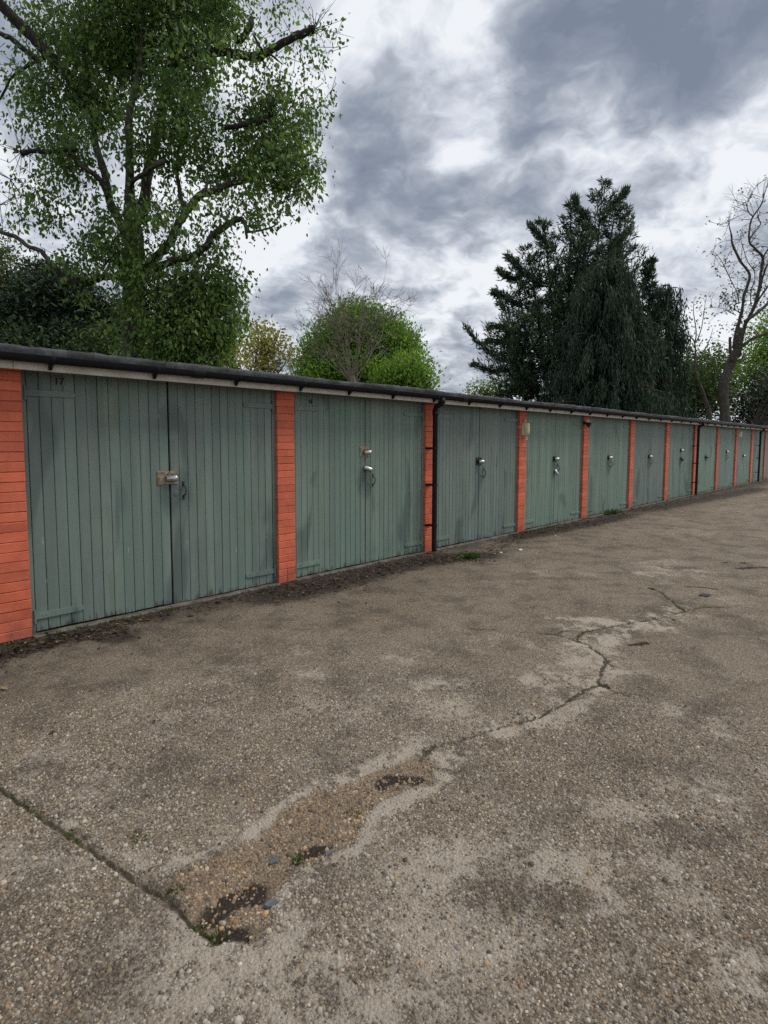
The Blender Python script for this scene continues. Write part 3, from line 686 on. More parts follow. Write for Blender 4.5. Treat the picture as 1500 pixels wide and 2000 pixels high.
# drains gently below everything built, kerb-high above the earth around it
def mat_ground():
    m, n, out = new_mat('exposed_aggregate_concrete')
    pos = n.node('ShaderNodeNewGeometry').outputs['Position']
    A = {k: n.attr(k) for k in FLD}
    p2 = n.vmath('ADD', pos, n.vmath('SCALE', n.vmath('SUBTRACT', n.noise(pos, 60, 2, .5, out='Color'), (.5, .5, .5)).outputs[0], scale=.008).outputs[0]).outputs[0]
    vo = n.node('ShaderNodeTexVoronoi', {'Vector': p2, 'Scale': 92.0, 'Randomness': 1.0})
    vo2 = n.node('ShaderNodeTexVoronoi', {'Vector': p2, 'Scale': 210.0, 'Randomness': 1.0})
    rv = n.node('ShaderNodeSeparateColor', {0: vo.outputs['Color']}).outputs[0]
    rv2 = n.node('ShaderNodeSeparateColor', {0: vo2.outputs['Color']}).outputs[1]
    PAL = [(0, (.058, .046, .036)), (.20, (.14, .110, .079)), (.40, (.25, .203, .15)), (.60, (.345, .288, .218)), (.76, (.43, .365, .28)), (.88, (.29, .185, .105)), (.94, (.55, .50, .42)), (1, (.21, .20, .195))]
    agg = n.ramp(rv, PAL); agg2 = n.ramp(rv2, PAL)
    edge = n.step(vo.outputs['Distance'], .30, .62)
    fine = n.noise(pos, 260, 3, .6)
    matrix = n.mix(fine, (.055, .046, .036), (.135, .115, .092))
    base = n.mix(edge, agg, n.mix(.45, matrix, agg2))
    # weathering in large soft patches
    big = n.noise(pos, .85, 5, .6); med = n.noise(pos, 4.5, 5, .65); sml = n.noise(pos, 26, 4, .65)
    base = n.mix(n.math('MULTIPLY', n.step(big, .36, .70), .35), base, (.33, .288, .23))
    mott = n.noise(pos, 2.6, 9, .72)
    base = n.mix(n.math('MULTIPLY', n.step(mott, .44, .64), .70), base, (.080, .066, .053))
    grit = n.noise(pos, 55, 5, .85)
    base = n.mix(n.math('MULTIPLY', n.step(grit, .50, .64), .62), base, (.050, .041, .033))
    base = n.mix(n.math('MULTIPLY', n.step(grit, .47, .34), .42), base, (.50, .44, .36))
    # cement skin left on the stones
    breakup = n.noise(pos, 6.5, 10, .74)
    spk = n.noise(pos, 34, 6, .8)
    pl = n.step(n.math('ADD', A['skin'], n.math('ADD', n.math('MULTIPLY', n.math('SUBTRACT', spk, .5), 2.4), n.math('MULTIPLY', n.math('SUBTRACT', breakup, .5), 1.1))), .20, .66)
    skin = n.mix(sml, (.40, .355, .30), (.60, .55, .475))
    skin = n.mix(n.math('MULTIPLY', n.step(spk, .50, .62), .55), skin, (.23, .195, .155))
    base = n.mix(n.math('MULTIPLY', pl, .80), base, skin)
    # spalled patch: sandy gravel
    sand = n.mix(edge, n.mix(.55, agg, (.42, .345, .25)), (.23, .18, .13))
    sandf = n.step(n.math('ADD', A['spall'], n.math('MULTIPLY', n.math('SUBTRACT', sml, .5), .9)), .35, .75)
    base = n.mix(n.math('MULTIPLY', sandf, .8), base, sand)
    pitf = n.step(n.math('ADD', A['pit'], n.math('MULTIPLY', n.math('SUBTRACT', sml, .5), 1.1)), .45, .85)
    base = n.mix(n.math('MULTIPLY', pitf, .92), base, n.mix(edge, (.034, .026, .020), (.018, .014, .011)))
    # soil and moss by the doors
    dn = n.math('ADD', A['dirt'], n.math('ADD', n.math('MULTIPLY', n.math('SUBTRACT', med, .5), 1.3), n.math('MULTIPLY', n.math('SUBTRACT', sml, .5), .9)))
    df = n.step(dn, .30, .80)
    soil = n.mix(n.step(n.noise(pos, 11, 4, .7), .52, .66), (.022, .017, .013), (.060, .048, .034))
    base = n.mix(n.math('MULTIPLY', df, .90), base, soil)
    soft = n.step(A['dirt'], .02, .75)
    base = n.mix(n.math('MULTIPLY', soft, .66), base, (.062, .052, .045))
    # joint and cracks filled with dark soil and moss
    mossn = n.step(n.noise(pos, 7, 3, .6), .46, .60)
    fill = n.mix(mossn, (.036, .028, .020), n.mix(sml, (.040, .050, .016), (.080, .090, .028)))
    jc = n.math('MAXIMUM', n.step(n.math('ADD', A['joint'], n.math('MULTIPLY', n.math('SUBTRACT', sml, .5), .7)), .35, .7), n.step(n.math('ADD', A['crack'], n.math('MULTIPLY', n.math('SUBTRACT', sml, .5), 1.7)), .34, .78))
    base = n.mix(n.math('MULTIPLY', jc, .85), base, fill)
    fa = n.step(n.math('ADD', A['faint'], n.math('MULTIPLY', n.math('SUBTRACT', sml, .5), 1.6)), .5, .9)
    base = n.mix(n.math('MULTIPLY', fa, .75), base, (.035, .030, .022))
    base = n.mix(1.0, base, (1.02, .968, .915), 'MULTIPLY')
    hgt = n.math('ADD', n.math('MULTIPLY', n.math('SUBTRACT', 1.0, vo.outputs['Distance']), 1.0), n.math('MULTIPLY', fine, .25))
    hgt = n.math('ADD', hgt, n.math('ADD', n.math('MULTIPLY', sml, .8), n.math('MULTIPLY', grit, -1.2)))
    nm = bump(n, hgt, .95, .011)
    principled(n, out, base, .86, nm, spec=.25)
    return m
M_GROUND = mat_ground()
nx, ny = XX.shape
idx = np.arange(nx*ny).reshape(nx, ny)
quads = np.stack([idx[:-1, :-1], idx[1:, :-1], idx[1:, 1:], idx[:-1, 1:]], -1).reshape(-1, 4)
me = mesh_np('forecourt', np.stack([XX, YY, ZZ], -1).reshape(-1, 3), quads, M_GROUND, True, {k: v.ravel() for k, v in FLD.items()})
tag(obj('forecourt', me), kind='structure')
M_EARTH = mat_simple('rough_grass_and_earth', (.035, .05, .018), (.075, .085, .035), .95, 1.5, .8, fine=6)
gm = MB(); gm.add([(-1500, -1500, -.10), (1500, -1500, -.10), (1500, 1500, -.10), (-1500, 1500, -.10)], [[0, 1, 2, 3]])
tag(gm.build('ground', M_EARTH), kind='structure')

# ------------------------------------------------------------------ stones standing proud of the concrete near the camera
def scatter_pebbles(N):
    r_ = np.random.default_rng(21)
    # sample the area the picture shows from its lower edge to about 4 m away, with a margin all round
    ang = r_.uniform(YAW-.80, YAW+.80, N); dist = np.sqrt(r_.uniform(.9**2, 3.9**2, N))
    x = CAM[0]+np.sin(ang)*dist; y = CAM[1]+np.cos(ang)*dist
    keep = r_.random(N) < np.clip((4.1-dist)/1.3, 0, 1)
    x = x[keep]; y = y[keep]
    z, f = ground_fields(x, y)
    covered = f['skin']
    keep = (r_.random(len(x)) > covered*.95) & (f['joint'] < .2) & (f['crack'] < .35) & (r_.random(len(x)) > f['pit']*.75) & (r_.random(len(x)) > f['dirt']*.8)
    x, y, z = x[keep], y[keep], z[keep]; sp = f['spall'][keep]; pale_ = f['skin'][keep]; n = len(x)
    rad = np.exp(r_.normal(math.log(.0043), .36, n)); rad = np.clip(rad, .0022, .0125)*(1+.35*(sp > .5)*(r_.random(n) < .3))
    k = 6; th = r_.uniform(0, 2*math.pi, n)
    el = r_.uniform(.62, 1.0, n); hgt = rad*r_.uniform(.42, .95, n)
    V = np.zeros((n, 2*k+1, 3), np.float32)
    for i in range(k):
        a = 2*math.pi*i/k
        q = r_.uniform(.80, 1.18, n)
        for j, (s, hz) in enumerate(((1.0, -.25), (.74, .72))):
            lx = rad*s*q*math.cos(a); ly = rad*s*q*el*math.sin(a)
            V[:, j*k+i, 0] = x+lx*np.cos(th)-ly*np.sin(th); V[:, j*k+i, 1] = y+lx*np.sin(th)+ly*np.cos(th)
            V[:, j*k+i, 2] = z+hgt*hz*r_.uniform(.85, 1.15, n)
    V[:, 2*k, 0] = x; V[:, 2*k, 1] = y; V[:, 2*k, 2] = z+hgt
    loc = []
    for i in range(k):
        i2 = (i+1) % k
        loc += [[i, i2, k+i2], [i, k+i2, k+i], [k+i, k+i2, 2*k]]
    Fs = (np.array(loc)[None]+(np.arange(n)*(2*k+1))[:, None, None]).reshape(-1, 3)
    pal = np.array([(.085, .072, .06), (.17, .138, .105), (.25, .205, .16), (.30, .255, .20), (.36, .31, .245), (.43, .375, .29), (.32, .20, .115), (.56, .51, .43), (.23, .22, .215), (.38, .29, .165)])
    pi = r_.choice(len(pal), n, p=[.14, .19, .18, .16, .10, .07, .04, .03, .06, .03])
    c = pal[pi]*r_.uniform(.62, 1.25, (n, 1))*np.array([1.02, .968, .91])*np.where(sp[:, None] > .5, np.array([1.15, 1.0, .82]), 1.0)
    pk = (r_.random(n) < pale_*.95).astype(float)[:, None]; c = c*(1-.75*pk)+np.array([.50, .455, .39])*.75*pk*r_.uniform(.75, 1.15, (n, 1))
    return mesh_np('pebbles', V.reshape(-1, 3), Fs, M_PEBBLE, True, {'col': np.repeat(c, 2*k+1, 0)})
def mat_pebble():
    m, n, out = new_mat('flint_gravel')
    pos = n.node('ShaderNodeNewGeometry').outputs['Position']
    c = n.attr('col', 'Color')
    c = n.mix(n.math('MULTIPLY', n.step(n.noise(pos, 2.6, 9, .72), .46, .66), .55), c, (.085, .070, .055))
    c = n.mix(n.math('MULTIPLY', n.noise(pos, 300, 2, .6), .35), c, (.10, .085, .07))
    principled(n, out, c, .72, None, spec=.3)
    return m
M_PEBBLE = mat_pebble()
po = obj('pebbles', scatter_pebbles(120000))
tag(po, 'small rounded flint stones set in the worn concrete', 'gravel', kind='stuff')

# ------------------------------------------------------------------ foliage and bark
def mat_leaf(name, dark, mid, light, trans=.35, rough=.5):
    m, n, out = new_mat(name)
    tv = n.attr('tint')
    base = n.ramp(tv, [(0, dark), (.55, mid), (1, light)])
    p = nt_p = n.node('ShaderNodeBsdfPrincipled', {'Base Color': base, 'Roughness': rough, 'Specular IOR Level': .35})
    tr = n.node('ShaderNodeBsdfTranslucent', {'Color': n.mix(1.0, base, (1.15, 1.25, .7), 'MULTIPLY')})
    mx = n.node('ShaderNodeMixShader', {0: trans, 1: p.outputs[0], 2: tr.outputs[0]})
    n.l.new(mx.outputs[0], out.inputs[0]); return m
def mat_bark(name, c1, c2, sc=14):
    m, n, out = new_mat(name)
    pos = n.node('ShaderNodeNewGeometry').outputs['Position']
    a = n.noise(n.vmath('MULTIPLY', pos, (1, 1, .3)).outputs[0], sc, 5, .65)
    base = n.mix(n.step(a, .35, .68), c1, c2)
    principled(n, out, base, .9, bump(n, a, .7, .03), spec=.2); return m
M_BARK = mat_bark('grey_brown_bark', (.045, .038, .032), (.115, .10, .085))
M_BARKD = mat_bark('dark_bark', (.022, .019, .017), (.058, .050, .044))
M_TWIG = mat_bark('pale_bare_twigs', (.15, .128, .10), (.25, .215, .17), 4)
L_BIG = mat_leaf('fresh_broad_leaf', (.055, .105, .030), (.130, .215, .060), (.26, .365, .11), .55)
L_YEW = mat_leaf('dark_yew_needles', (.010, .024, .010), (.024, .046, .018), (.055, .085, .030), .12)
L_CON = mat_leaf('dark_cypress_spray', (.018, .038, .025), (.046, .082, .046), (.125, .155, .065), .10)
L_WEEP = mat_leaf('grey_green_weeping_spray', (.016, .036, .022), (.040, .074, .042), (.090, .125, .060), .12)
L_HORN = mat_leaf('bright_spring_leaf', (.085, .165, .026), (.165, .285, .048), (.29, .42, .085), .5)
L_YEL = mat_leaf('yellow_green_spring_leaf', (.18, .165, .04), (.34, .30, .08), (.48, .42, .14), .5)
L_LIME = mat_leaf('pale_lime_leaf', (.09, .15, .03), (.16, .25, .05), (.25, .36, .09), .45)
L_MIX = mat_leaf('mixed_shrub_leaf', (.020, .044, .013), (.055, .10, .026), (.15, .20, .05), .38)
L_OLIVE = mat_leaf('olive_spring_leaf', (.045, .065, .02), (.10, .125, .04), (.17, .19, .07), .40)

def kites(C, D, S, L, W, fold=.25):
    """leaf blades: C centres of leaf bases, D unit directions, S side vectors, lengths L, widths W -> verts, tris"""
    n = len(C); N = np.cross(D, S)
    V = np.zeros((n, 4, 3), np.float32)
    V[:, 0] = C; V[:, 2] = C+D*L[:, None]
    mid = C+D*(L*.45)[:, None]-N*(W*fold)[:, None]
    V[:, 1] = mid-S*(W*.5)[:, None]+N*(W*fold*2)[:, None]; V[:, 3] = mid+S*(W*.5)[:, None]+N*(W*fold*2)[:, None]
    F = (np.array([[0, 1, 2], [0, 2, 3]])[None]+(np.arange(n)*4)[:, None, None]).reshape(-1, 3)
    return V.reshape(-1, 3), F
def unit(a): return a/(np.linalg.norm(a, axis=-1, keepdims=True)+1e-9)
def side_of(D, r_):
    return unit(np.cross(D, r_.normal(size=D.shape)))
def leaf_mesh(name, C, D, L, W, mat, r_, tint=None, fold=.25):
    C = np.asarray(C); D = unit(np.asarray(D)); n = len(C)
    V, F = kites(C, D, side_of(D, r_), L, W, fold)
    t_ = r_.random(n) if tint is None else tint
    return mesh_np(name, V, F, mat, False, {'tint': np.repeat(np.clip(t_, 0, 1), 4)})
def smooth_path(pts, rads, k=4):
    """Catmull-Rom through 3-D points"""
    P_ = [np.asarray(p, float) for p in pts]; P_ = [2*P_[0]-P_[1]]+P_+[2*P_[-1]-P_[-2]]
    out = []; rr = []
    for i in range(1, len(P_)-2):
        for j in range(k):
            t_ = j/k; a, b, c, d = P_[i-1:i+3]
            out.append(.5*((2*b)+(-a+c)*t_+(2*a-5*b+4*c-d)*t_**2+(-a+3*b-3*c+d)*t_**3)); rr.append(rads[i-1]*(1-t_)+rads[i]*t_)
    out.append(P_[-2]); rr.append(rads[-1]); return out, rr
def limb(b, pts, rads, n=8, r_=None, wob=.0):
    p, q = smooth_path(pts, rads)
    if r_ is not None and wob:
        p = [a+r_.normal(size=3)*wob*w_ for a, w_ in zip(p, q)]; q = [w_*r_.uniform(.9, 1.12) for w_ in q]
    b.tube(p, q, n)
def blob_points(r_, blobs, density, depth0):
    """points in ellipsoidal clumps; blob = (px, py, rx, ry, depth offset, weight)"""
    out = []
    for (x, y, rx, ry, dz, wt) in blobs:
        d = depth0+dz; c = at(x, y, d); sx = rx*d/F_PX; sy = ry*d/F_PX; sz = (sx+sy)*.5
        n = int(density*wt*sx*sy*sz*4.2)+1
        u = r_.normal(size=(n, 3)); u = unit(u)*(r_.random((n, 1))**(1/2.4))
        out.append(c+u[:, :1]*sx*RT+u[:, 1:2]*sy*np.array([0, 0, 1.0])+u[:, 2:]*sz*np.array([FW[0], FW[1], 0]))
    return np.concatenate(out)

# ------------------------------------------------------------------ the tall tree on the left, standing behind the garages
def big_tree():
    r_ = np.random.default_rng(5); D0 = 11.6
    def A(x, y, dz=0.0): return at(x, y, D0+dz)
    s = D0/F_PX
    base = A(262, 690); base_g = base.copy(); base_g[2] = -.1
    t = empty('broadleaf_tree', tuple(base_g)); tag(t, 'tall leafy tree with cut-back limbs towering behind the left garages', 'tree')
    off = Matrix.Translation(-t.location)
    def part(b, name, mat):
        o = b.build(name, mat, t, smooth=True); o.matrix_parent_inverse = off; return o
    tr = MB()
    limb(tr, [base_g, A(263, 760), A(262, 690), A(261, 610), A(262, 545), A(262, 480), A(256, 400)], [.30, .24, .21, .195, .20, .19, .15], 14, r_, .05)
    tk = part(tr, 'trunk', M_BARK)
    LIMBS = [([(258, 520), (240, 450), (215, 395), (203, 335), (188, 280), (178, 200), (165, 110), (160, 20), (150, -120)], [.12, .11, .10, .095, .085, .07, .06, .05, .03], .3),
             ([(256, 420), (252, 300), (255, 210), (270, 154), (276, 93), (282, 10), (285, -140)], [.14, .10, .085, .08, .065, .05, .03], -.4),
             ([(265, 440), (280, 400), (290, 336), (308, 261), (322, 196), (335, 100), (348, 0), (360, -150)], [.15, .15, .14, .13, .12, .10, .08, .04], .4),
             ([(268, 530), (300, 505), (327, 480), (343, 450), (360, 420), (388, 383), (420, 372), (448, 360), (490, 348), (560, 318), (610, 300)], [.13, .12, .11, .105, .10, .09, .085, .08, .055, .035, .02], -.6),
             ([(360, 415), (352, 380), (345, 330), (352, 270)], [.07, .06, .045, .03], -.2),
             ([(388, 383), (400, 370), (405, 350), (395, 320)], [.05, .045, .035, .02], -.9),
             ([(280, 540), (330, 512), (370, 503), (397, 487), (420, 457), (445, 438), (467, 427), (478, 434)], [.10, .095, .09, .085, .085, .075, .06, .05], -1.0),
             ([(478, 432), (480, 446), (482, 466)], [.05, .04, .028], -1.0), ([(480, 454), (510, 450), (532, 443), (546, 433)], [.028, .024, .02, .012], -1.0),
             ([(330, 130), (380, 110), (420, 100), (457, 103), (487, 112), (510, 110), (535, 94), (560, 79), (590, 66), (614, 56)], [.10, .09, .09, .095, .09, .085, .085, .08, .075, .085], -.5),
             ([(460, 80), (478, 68), (492, 44)], [.08, .075, .07], -.3), ([(497, 70), (508, 92), (530, 108), (552, 126)], [.025, .025, .02, .012], -.7),
             ([(440, 250), (485, 243), (505, 238), (522, 230), (528, 222)], [.05, .055, .05, .05, .065], -.8),
             ([(240, 440), (210, 380), (190, 345), (160, 325), (135, 300)], [.08, .065, .06, .055, .045], -.7),
             ([(150, 293), (120, 294), (95, 297), (65, 295), (42, 297)], [.035, .04, .045, .045, .06], -.8),
             ([(200, 260), (165, 195), (140, 155), (115, 130), (93, 105), (70, 80), (47, 56), (20, 28), (-30, -20)], [.10, .105, .11, .115, .115, .115, .12, .12, .11], .2),
             ([(95, 110), (70, 115), (42, 92), (20, 75), (-20, 55)], [.05, .05, .055, .055, .05], .1), ([(80, 118), (60, 125), (42, 138), (22, 152), (8, 180), (0, 195)], [.03, .032, .032, .028, .025, .02], 0),
             ([(250, 545), (220, 540), (196, 543), (172, 552), (150, 553), (125, 540), (100, 518), (80, 490), (56, 481), (28, 462), (-10, 450), (-60, 435)], [.09, .085, .08, .08, .07, .065, .06, .055, .05, .05, .048, .045], -.9),
             ([(255, 370), (262, 352), (285, 337), (305, 322), (322, 316)], [.06, .055, .055, .055, .07], -1.1)]
    for pts, rads, dz in LIMBS:
        b = MB(); m = len(pts)
        dep = [dz*min(1.0, i/max(1, m*.5)) if (pts[0][0] > 225 and pts[0][0] < 300) else dz for i in range(m)]
        limb(b, [A(x, y, d) for (x, y), d in zip(pts, dep)], [q*(.74 if pts[0][1] > 330 else .88) for q in rads], 9, r_, .14); part(b, 'limb', M_BARKD if pts[0][1] < 300 else M_BARK)
    # bare shoots growing from the cut limb ends
    tw = MB()
    for (x, y, dz, nn, L, up) in [(614, 56, -.5, 16, .75, 1), (528, 224, -.8, 14, .62, 1), (42, 297, -.8, 14, .8, .2), (0, 400, -.5, 10, 1.0, .5), (478, 436, -1, 5, .4, 0), (455, 525, -1, 3, .5, .2), (20, 350, -.6, 8, .9, -.5)]:
        c = A(x, y, dz)
        for _ in range(nn):
            d = unit(r_.normal(size=3)+np.array([0, 0, 1.1*up])+RT*(.5 if x > 300 else -.5)); l = L*r_.uniform(.4, 1.0)
            p1 = c+d*l*.5+r_.normal(size=3)*.05; p2 = c+d*l+r_.normal(size=3)*.10
            tw.tube([c, p1, p2], [.007, .005, .002], 5)
    part(tw, 'shoots', M_BARKD)['kind'] = 'stuff'
    # crown
    BL = [(330, 60, 170, 90, 0, 1.0), (180, 70, 130, 90, .6, .9), (80, 40, 110, 70, .4, .55), (470, 40, 120, 55, -.3, .8), (420, 150, 130, 90, -.6, 1.15), (270, 150, 150, 90, .5, 1.0), (150, 190, 110, 90, .2, .8),
          (90, 230, 70, 60, -.2, .55), (480, 200, 90, 90, -.6, 1.0), (560, 250, 75, 60, -.4, 1.0), (590, 300, 55, 60, -.6, 1.0), (540, 330, 85, 60, -.9, 1.1), (440, 290, 120, 70, -.3, 1.0), (320, 260, 120, 80, -.7, 1.0),
          (200, 290, 120, 60, -.5, .75), (110, 320, 80, 50, -.4, .5), (480, 400, 90, 35, -1.2, .9), (400, 420, 60, 40, -1.3, .6), (330, 470, 70, 40, -1.3, .7), (580, 370, 45, 40, -.7, .9), (150, 400, 100, 60, -.5, .7), (90, 440, 60, 45, -.4, .45), (240, 420, 90, 70, -1.0, .7), (340, 400, 60, 50, .6, .45),
          (200, 490, 100, 60, -.9, .75), (130, 510, 70, 40, -.6, .45), (380, 480, 70, 50, .3, .6), (330, 560, 120, 70, -.9, 1.4), (430, 540, 45, 60, -.5, 1.3), (400, 620, 75, 75, -.6, 1.7), (350, 640, 75, 60, -.9, 1.5), (205, 605, 50, 50, -1.0, 1.0), (270, 580, 50, 40, -1.1, 1.2), (250, 500, 70, 60, -1.0, .9),
          (440, 590, 35, 40, -.3, 1.0), (150, 560, 60, 40, -1.2, .7), (350, 690, 110, 60, -.3, 1.8), (430, 670, 45, 50, -.3, 1.6), (620, 60, 50, 50, -.5, .55), (610, 130, 35, 70, -.5, .5), (640, 180, 18, 40, -.5, .4), (560, 120, 40, 60, -.4, .35), (620, 230, 25, 40, -.5, .4),
          (500, 460, 28, 22, -.8, .35), (330, -60, 260, 110, 0, .9), (100, -60, 150, 90, .3, .7), (520, -50, 110, 60, -.2, .7), (30, 430, 40, 25, -.4, .4), (20, 20, 50, 60, .2, .35), (40, 130, 50, 60, 0, .35), (30, 470, 30, 14, -.5, .3), (60, 360, 50, 40, -.2, .25)]
    BL = [b_[:5]+(b_[5]*(.68 if b_[1] < 210 else .9),) for b_ in BL]
    C = blob_points(r_, BL, 66, D0)                      # twig points: each carries a small hanging bunch
    q1 = vnoise(C@np.array([1.15, .6, .35])+40, C@np.array([-.3, .5, 1.2])+40, 301); q2 = vnoise(C@np.array([.4, -1.1, .5])+90, C@np.array([.9, .3, -1.0])+90, 303)
    keep = r_.random(len(C)) < np.clip((.5*q1+.5*q2-.37)*4.6, .05, 1.0); C = C[keep]
    nl = 19; Cn = np.repeat(C, nl, 0)
    n = len(Cn)
    off_ = r_.normal(size=(n, 3))*np.array([.14, .14, .13])
    pts = Cn+off_
    Dv = np.array([0, 0, -1.0])+r_.normal(size=(n, 3))*.55+off_*2.0
    L = np.clip(np.exp(r_.normal(math.log(.084), .28, n)), .045, .15); W = L*r_.uniform(.50, .70, n)
    tint = np.clip(np.repeat(r_.normal(.45, .18, len(C)), nl)+r_.normal(0, .16, n), 0, 1)
    low = np.clip((4.8-pts[:, 2])/3.0, 0, 1); tint = np.clip(tint+.34*low, 0, 1)
    me = leaf_mesh('crown', pts, Dv, L, W, L_BIG, r_, tint)
    o = obj('crown', me, t); o.matrix_parent_inverse = off
    # fine twigs carrying the bunches
    tb = MB(); sel = r_.choice(len(C), min(len(C), 3200), replace=False)
    for i in sel:
        c = C[i]; d = unit(np.array([r_.normal()*.7, r_.normal()*.7, -.5])); tb.tube([c-d*.34+r_.normal(size=3)*.05, c-d*.1, c+d*.16], [.006, .0045, .002], 3, False)
    part(tb, 'twigs', M_BARKD)
    return n
NL = big_tree()

# ------------------------------------------------------------------ generic trees and shrubs
def add_tree(name, label, cat, base_px, depth, blobs, density, leafmat, L, W, seed, trunk=.15, nl=6, spread=.3, droop=0.0, up=0.0, limbs=(), bark=None, group=None, thin=None, upright=.9, tint0=.45):
    r_ = np.random.default_rng(seed)
    b0 = at(base_px[0], base_px[1], depth); g0 = b0.copy(); g0[2] = -.1
    t = empty(name, tuple(g0)); tag(t, label, cat, group); off = Matrix.Translation(-t.location)
    C = blob_points(r_, blobs, density*2.6, depth)
    C = C[C[:, 2] > .2]
    b = MB()
    top = C[:, 2].max(); cx = C.mean(0)
    fork = g0*.0+np.array([b0[0], b0[1], max(.8, min(cx[2]*.45, top*.4))])
    limb(b, [g0, (g0+fork)/2+r_.normal(size=3)*.05, fork, fork*.5+.5*np.array([cx[0], cx[1], (fork[2]+top)*.5]), np.array([cx[0], cx[1], top*.9])], [trunk*1.25, trunk, trunk*.85, trunk*.5, trunk*.12], 9, r_, .1)
    sel = r_.choice(len(C), min(len(C), 90), replace=False)
    for i in sel:
        s0 = np.array([b0[0], b0[1], max(fork[2], C[i][2]-np.hypot(*(C[i][:2]-b0[:2]))*upright)]); s0[:2] += (cx[:2]-b0[:2])*min(1, (s0[2]-fork[2])/(top-fork[2]+1e-6))*.8
        m_ = (s0+C[i])/2+r_.normal(size=3)*.12*np.linalg.norm(C[i]-s0)*.5+np.array([0, 0, .08*np.linalg.norm(C[i]-s0)])
        b.tube(smooth_path([s0, m_, C[i]], [trunk*.30, trunk*.18, trunk*.05], 3)[0], list(np.linspace(trunk*.30, trunk*.05, 7)), 5, False)
    for pts, rads, dz in limbs: limb(b, [at(x, y, depth+dz) for x, y in pts], rads, 7, r_, .1)
    o = b.build('trunk', bark or M_BARK, t, smooth=True); o.matrix_parent_inverse = off
    Cn = np.repeat(C, nl, 0); n = len(Cn)
    o_ = r_.normal(size=(n, 3))*spread; pts = Cn+o_
    Dv = r_.normal(size=(n, 3))*.8+np.array([0, 0, up-droop])+unit(o_)*.5
    Ln = L*r_.uniform(.65, 1.3, n); Wn = W*r_.uniform(.7, 1.25, n)
    tint = np.repeat(r_.normal(tint0, .17, len(C)), nl)+r_.normal(0, .15, n)
    me = leaf_mesh('crown', pts, Dv, Ln, Wn, leafmat, r_, tint)
    o = obj('crown', me, t); o.matrix_parent_inverse = off
    return t

add_tree('yew_tree', 'dark evergreen yew behind the garages at the left, under the tall tree', 'tree', (120, 690), 15.5,
         [(110, 600, 95, 75, 0, 1), (60, 560, 35, 35, .3, .9), (190, 640, 70, 60, .5, 1), (40, 640, 55, 70, -.2, 1), (110, 680, 130, 45, -.5, 1.1), (110, 545, 60, 30, .6, .8), (75, 530, 25, 22, .4, .8)], 46, L_YEW, .17, .055, 31, .16, 11, .13, droop=.15)
add_tree('hazel_shrub', 'fresh green shrub beneath the tall tree beside its trunk', 'shrub', (200, 700), 13.6,
         [(190, 660, 40, 38, 0, .9), (160, 690, 60, 25, -.2, .9), (225, 680, 30, 40, .2, .9), (60, 690, 60, 18, -.4, .8), (10, 660, 40, 40, 0, .6)], 34, L_MIX, .11, .065, 32, .06, 8, .16, droop=.3)
add_tree('willow_tree', 'pale olive tree at the left edge behind the dark yew', 'tree', (0, 690), 26,
         [(0, 560, 55, 80, 0, .7), (-30, 500, 60, 60, 0, .6), (20, 510, 35, 40, 0, .35), (10, 620, 40, 60, 0, .7)], 6, L_OLIVE, .22, .09, 33, .2, 9, .35)
add_tree('golden_shrub', 'yellow-green conifer shrub at the right foot of the tall tree', 'shrub', (455, 715), 17,
         [(455, 690, 28, 35, 0, 1), (470, 640, 18, 40, .5, .55), (430, 700, 40, 25, 0, .9), (488, 705, 22, 14, 0, .8)], 30, L_YEL, .13, .06, 34, .06, 8, .16, up=.3)
add_tree('yellow_tree', 'yellowing tree with open crown between the tall tree and the round green one', 'tree', (520, 730), 38,
         [(510, 660, 34, 32, 0, .5), (540, 680, 34, 28, 0, .5), (490, 690, 30, 30, 0, .5), (560, 705, 25, 22, 0, .35), (520, 715, 50, 16, 0, .5)], 8.0, L_YEL, .26, .15, 35, .12, 8, .38, upright=1.4,
         limbs=[([(495, 740), (500, 700), (505, 660), (500, 630)], [.07, .06, .04, .02], 0), ([(515, 740), (525, 700), (540, 665), (548, 640)], [.07, .05, .04, .02], 0)])
add_tree('grey_tree', 'thin greyish leafless tree just left of the round green tree', 'tree', (575, 735), 42,
         [(575, 700, 22, 28, 0, .5), (560, 715, 20, 20, 0, .5)], 1.2, L_OLIVE, .10, .05, 36, .10, 3, .4, bark=M_TWIG, upright=1.3)
add_tree('hornbeam_tree', 'large round bright green tree behind the second garage', 'tree', (700, 770), 46,
         [(695, 660, 62, 62, 0, 1), (650, 690, 62, 55, 0, 1), (740, 680, 62, 62, 0, 1), (770, 665, 34, 45, .5, .9), (620, 715, 40, 40, 0, 1), (700, 625, 52, 30, 0, .9), (690, 730, 110, 40, -1, 1), (790, 700, 34, 55, 0, 1)], 6.5, L_HORN, .26, .15, 37, .35, 9, .42, up=.7, upright=1.7)
add_tree('lime_tree', 'bright green rounded tree at the right of the large round tree', 'tree', (810, 780), 41,
         [(805, 725, 40, 38, 0, 1), (780, 745, 40, 26, 0, 1), (835, 745, 20, 25, 0, 1), (820, 760, 34, 16, 0, 1), (750, 735, 26, 30, .3, .7)], 8.0, L_HORN, .25, .14, 38, .25, 8, .35, up=.7, upright=1.5, tint0=.62)
add_tree('young_tree', 'small pale green tree top just left of the big conifers', 'tree', (945, 785), 52,
         [(945, 768, 40, 14, 0, 1), (925, 762, 18, 12, 0, .8), (960, 758, 22, 12, 0, .8), (975, 770, 14, 10, 0, .8), (940, 750, 5, 10, 0, .6)], 4.5, L_LIME, .26, .13, 39, .14, 7, .32, up=.5)

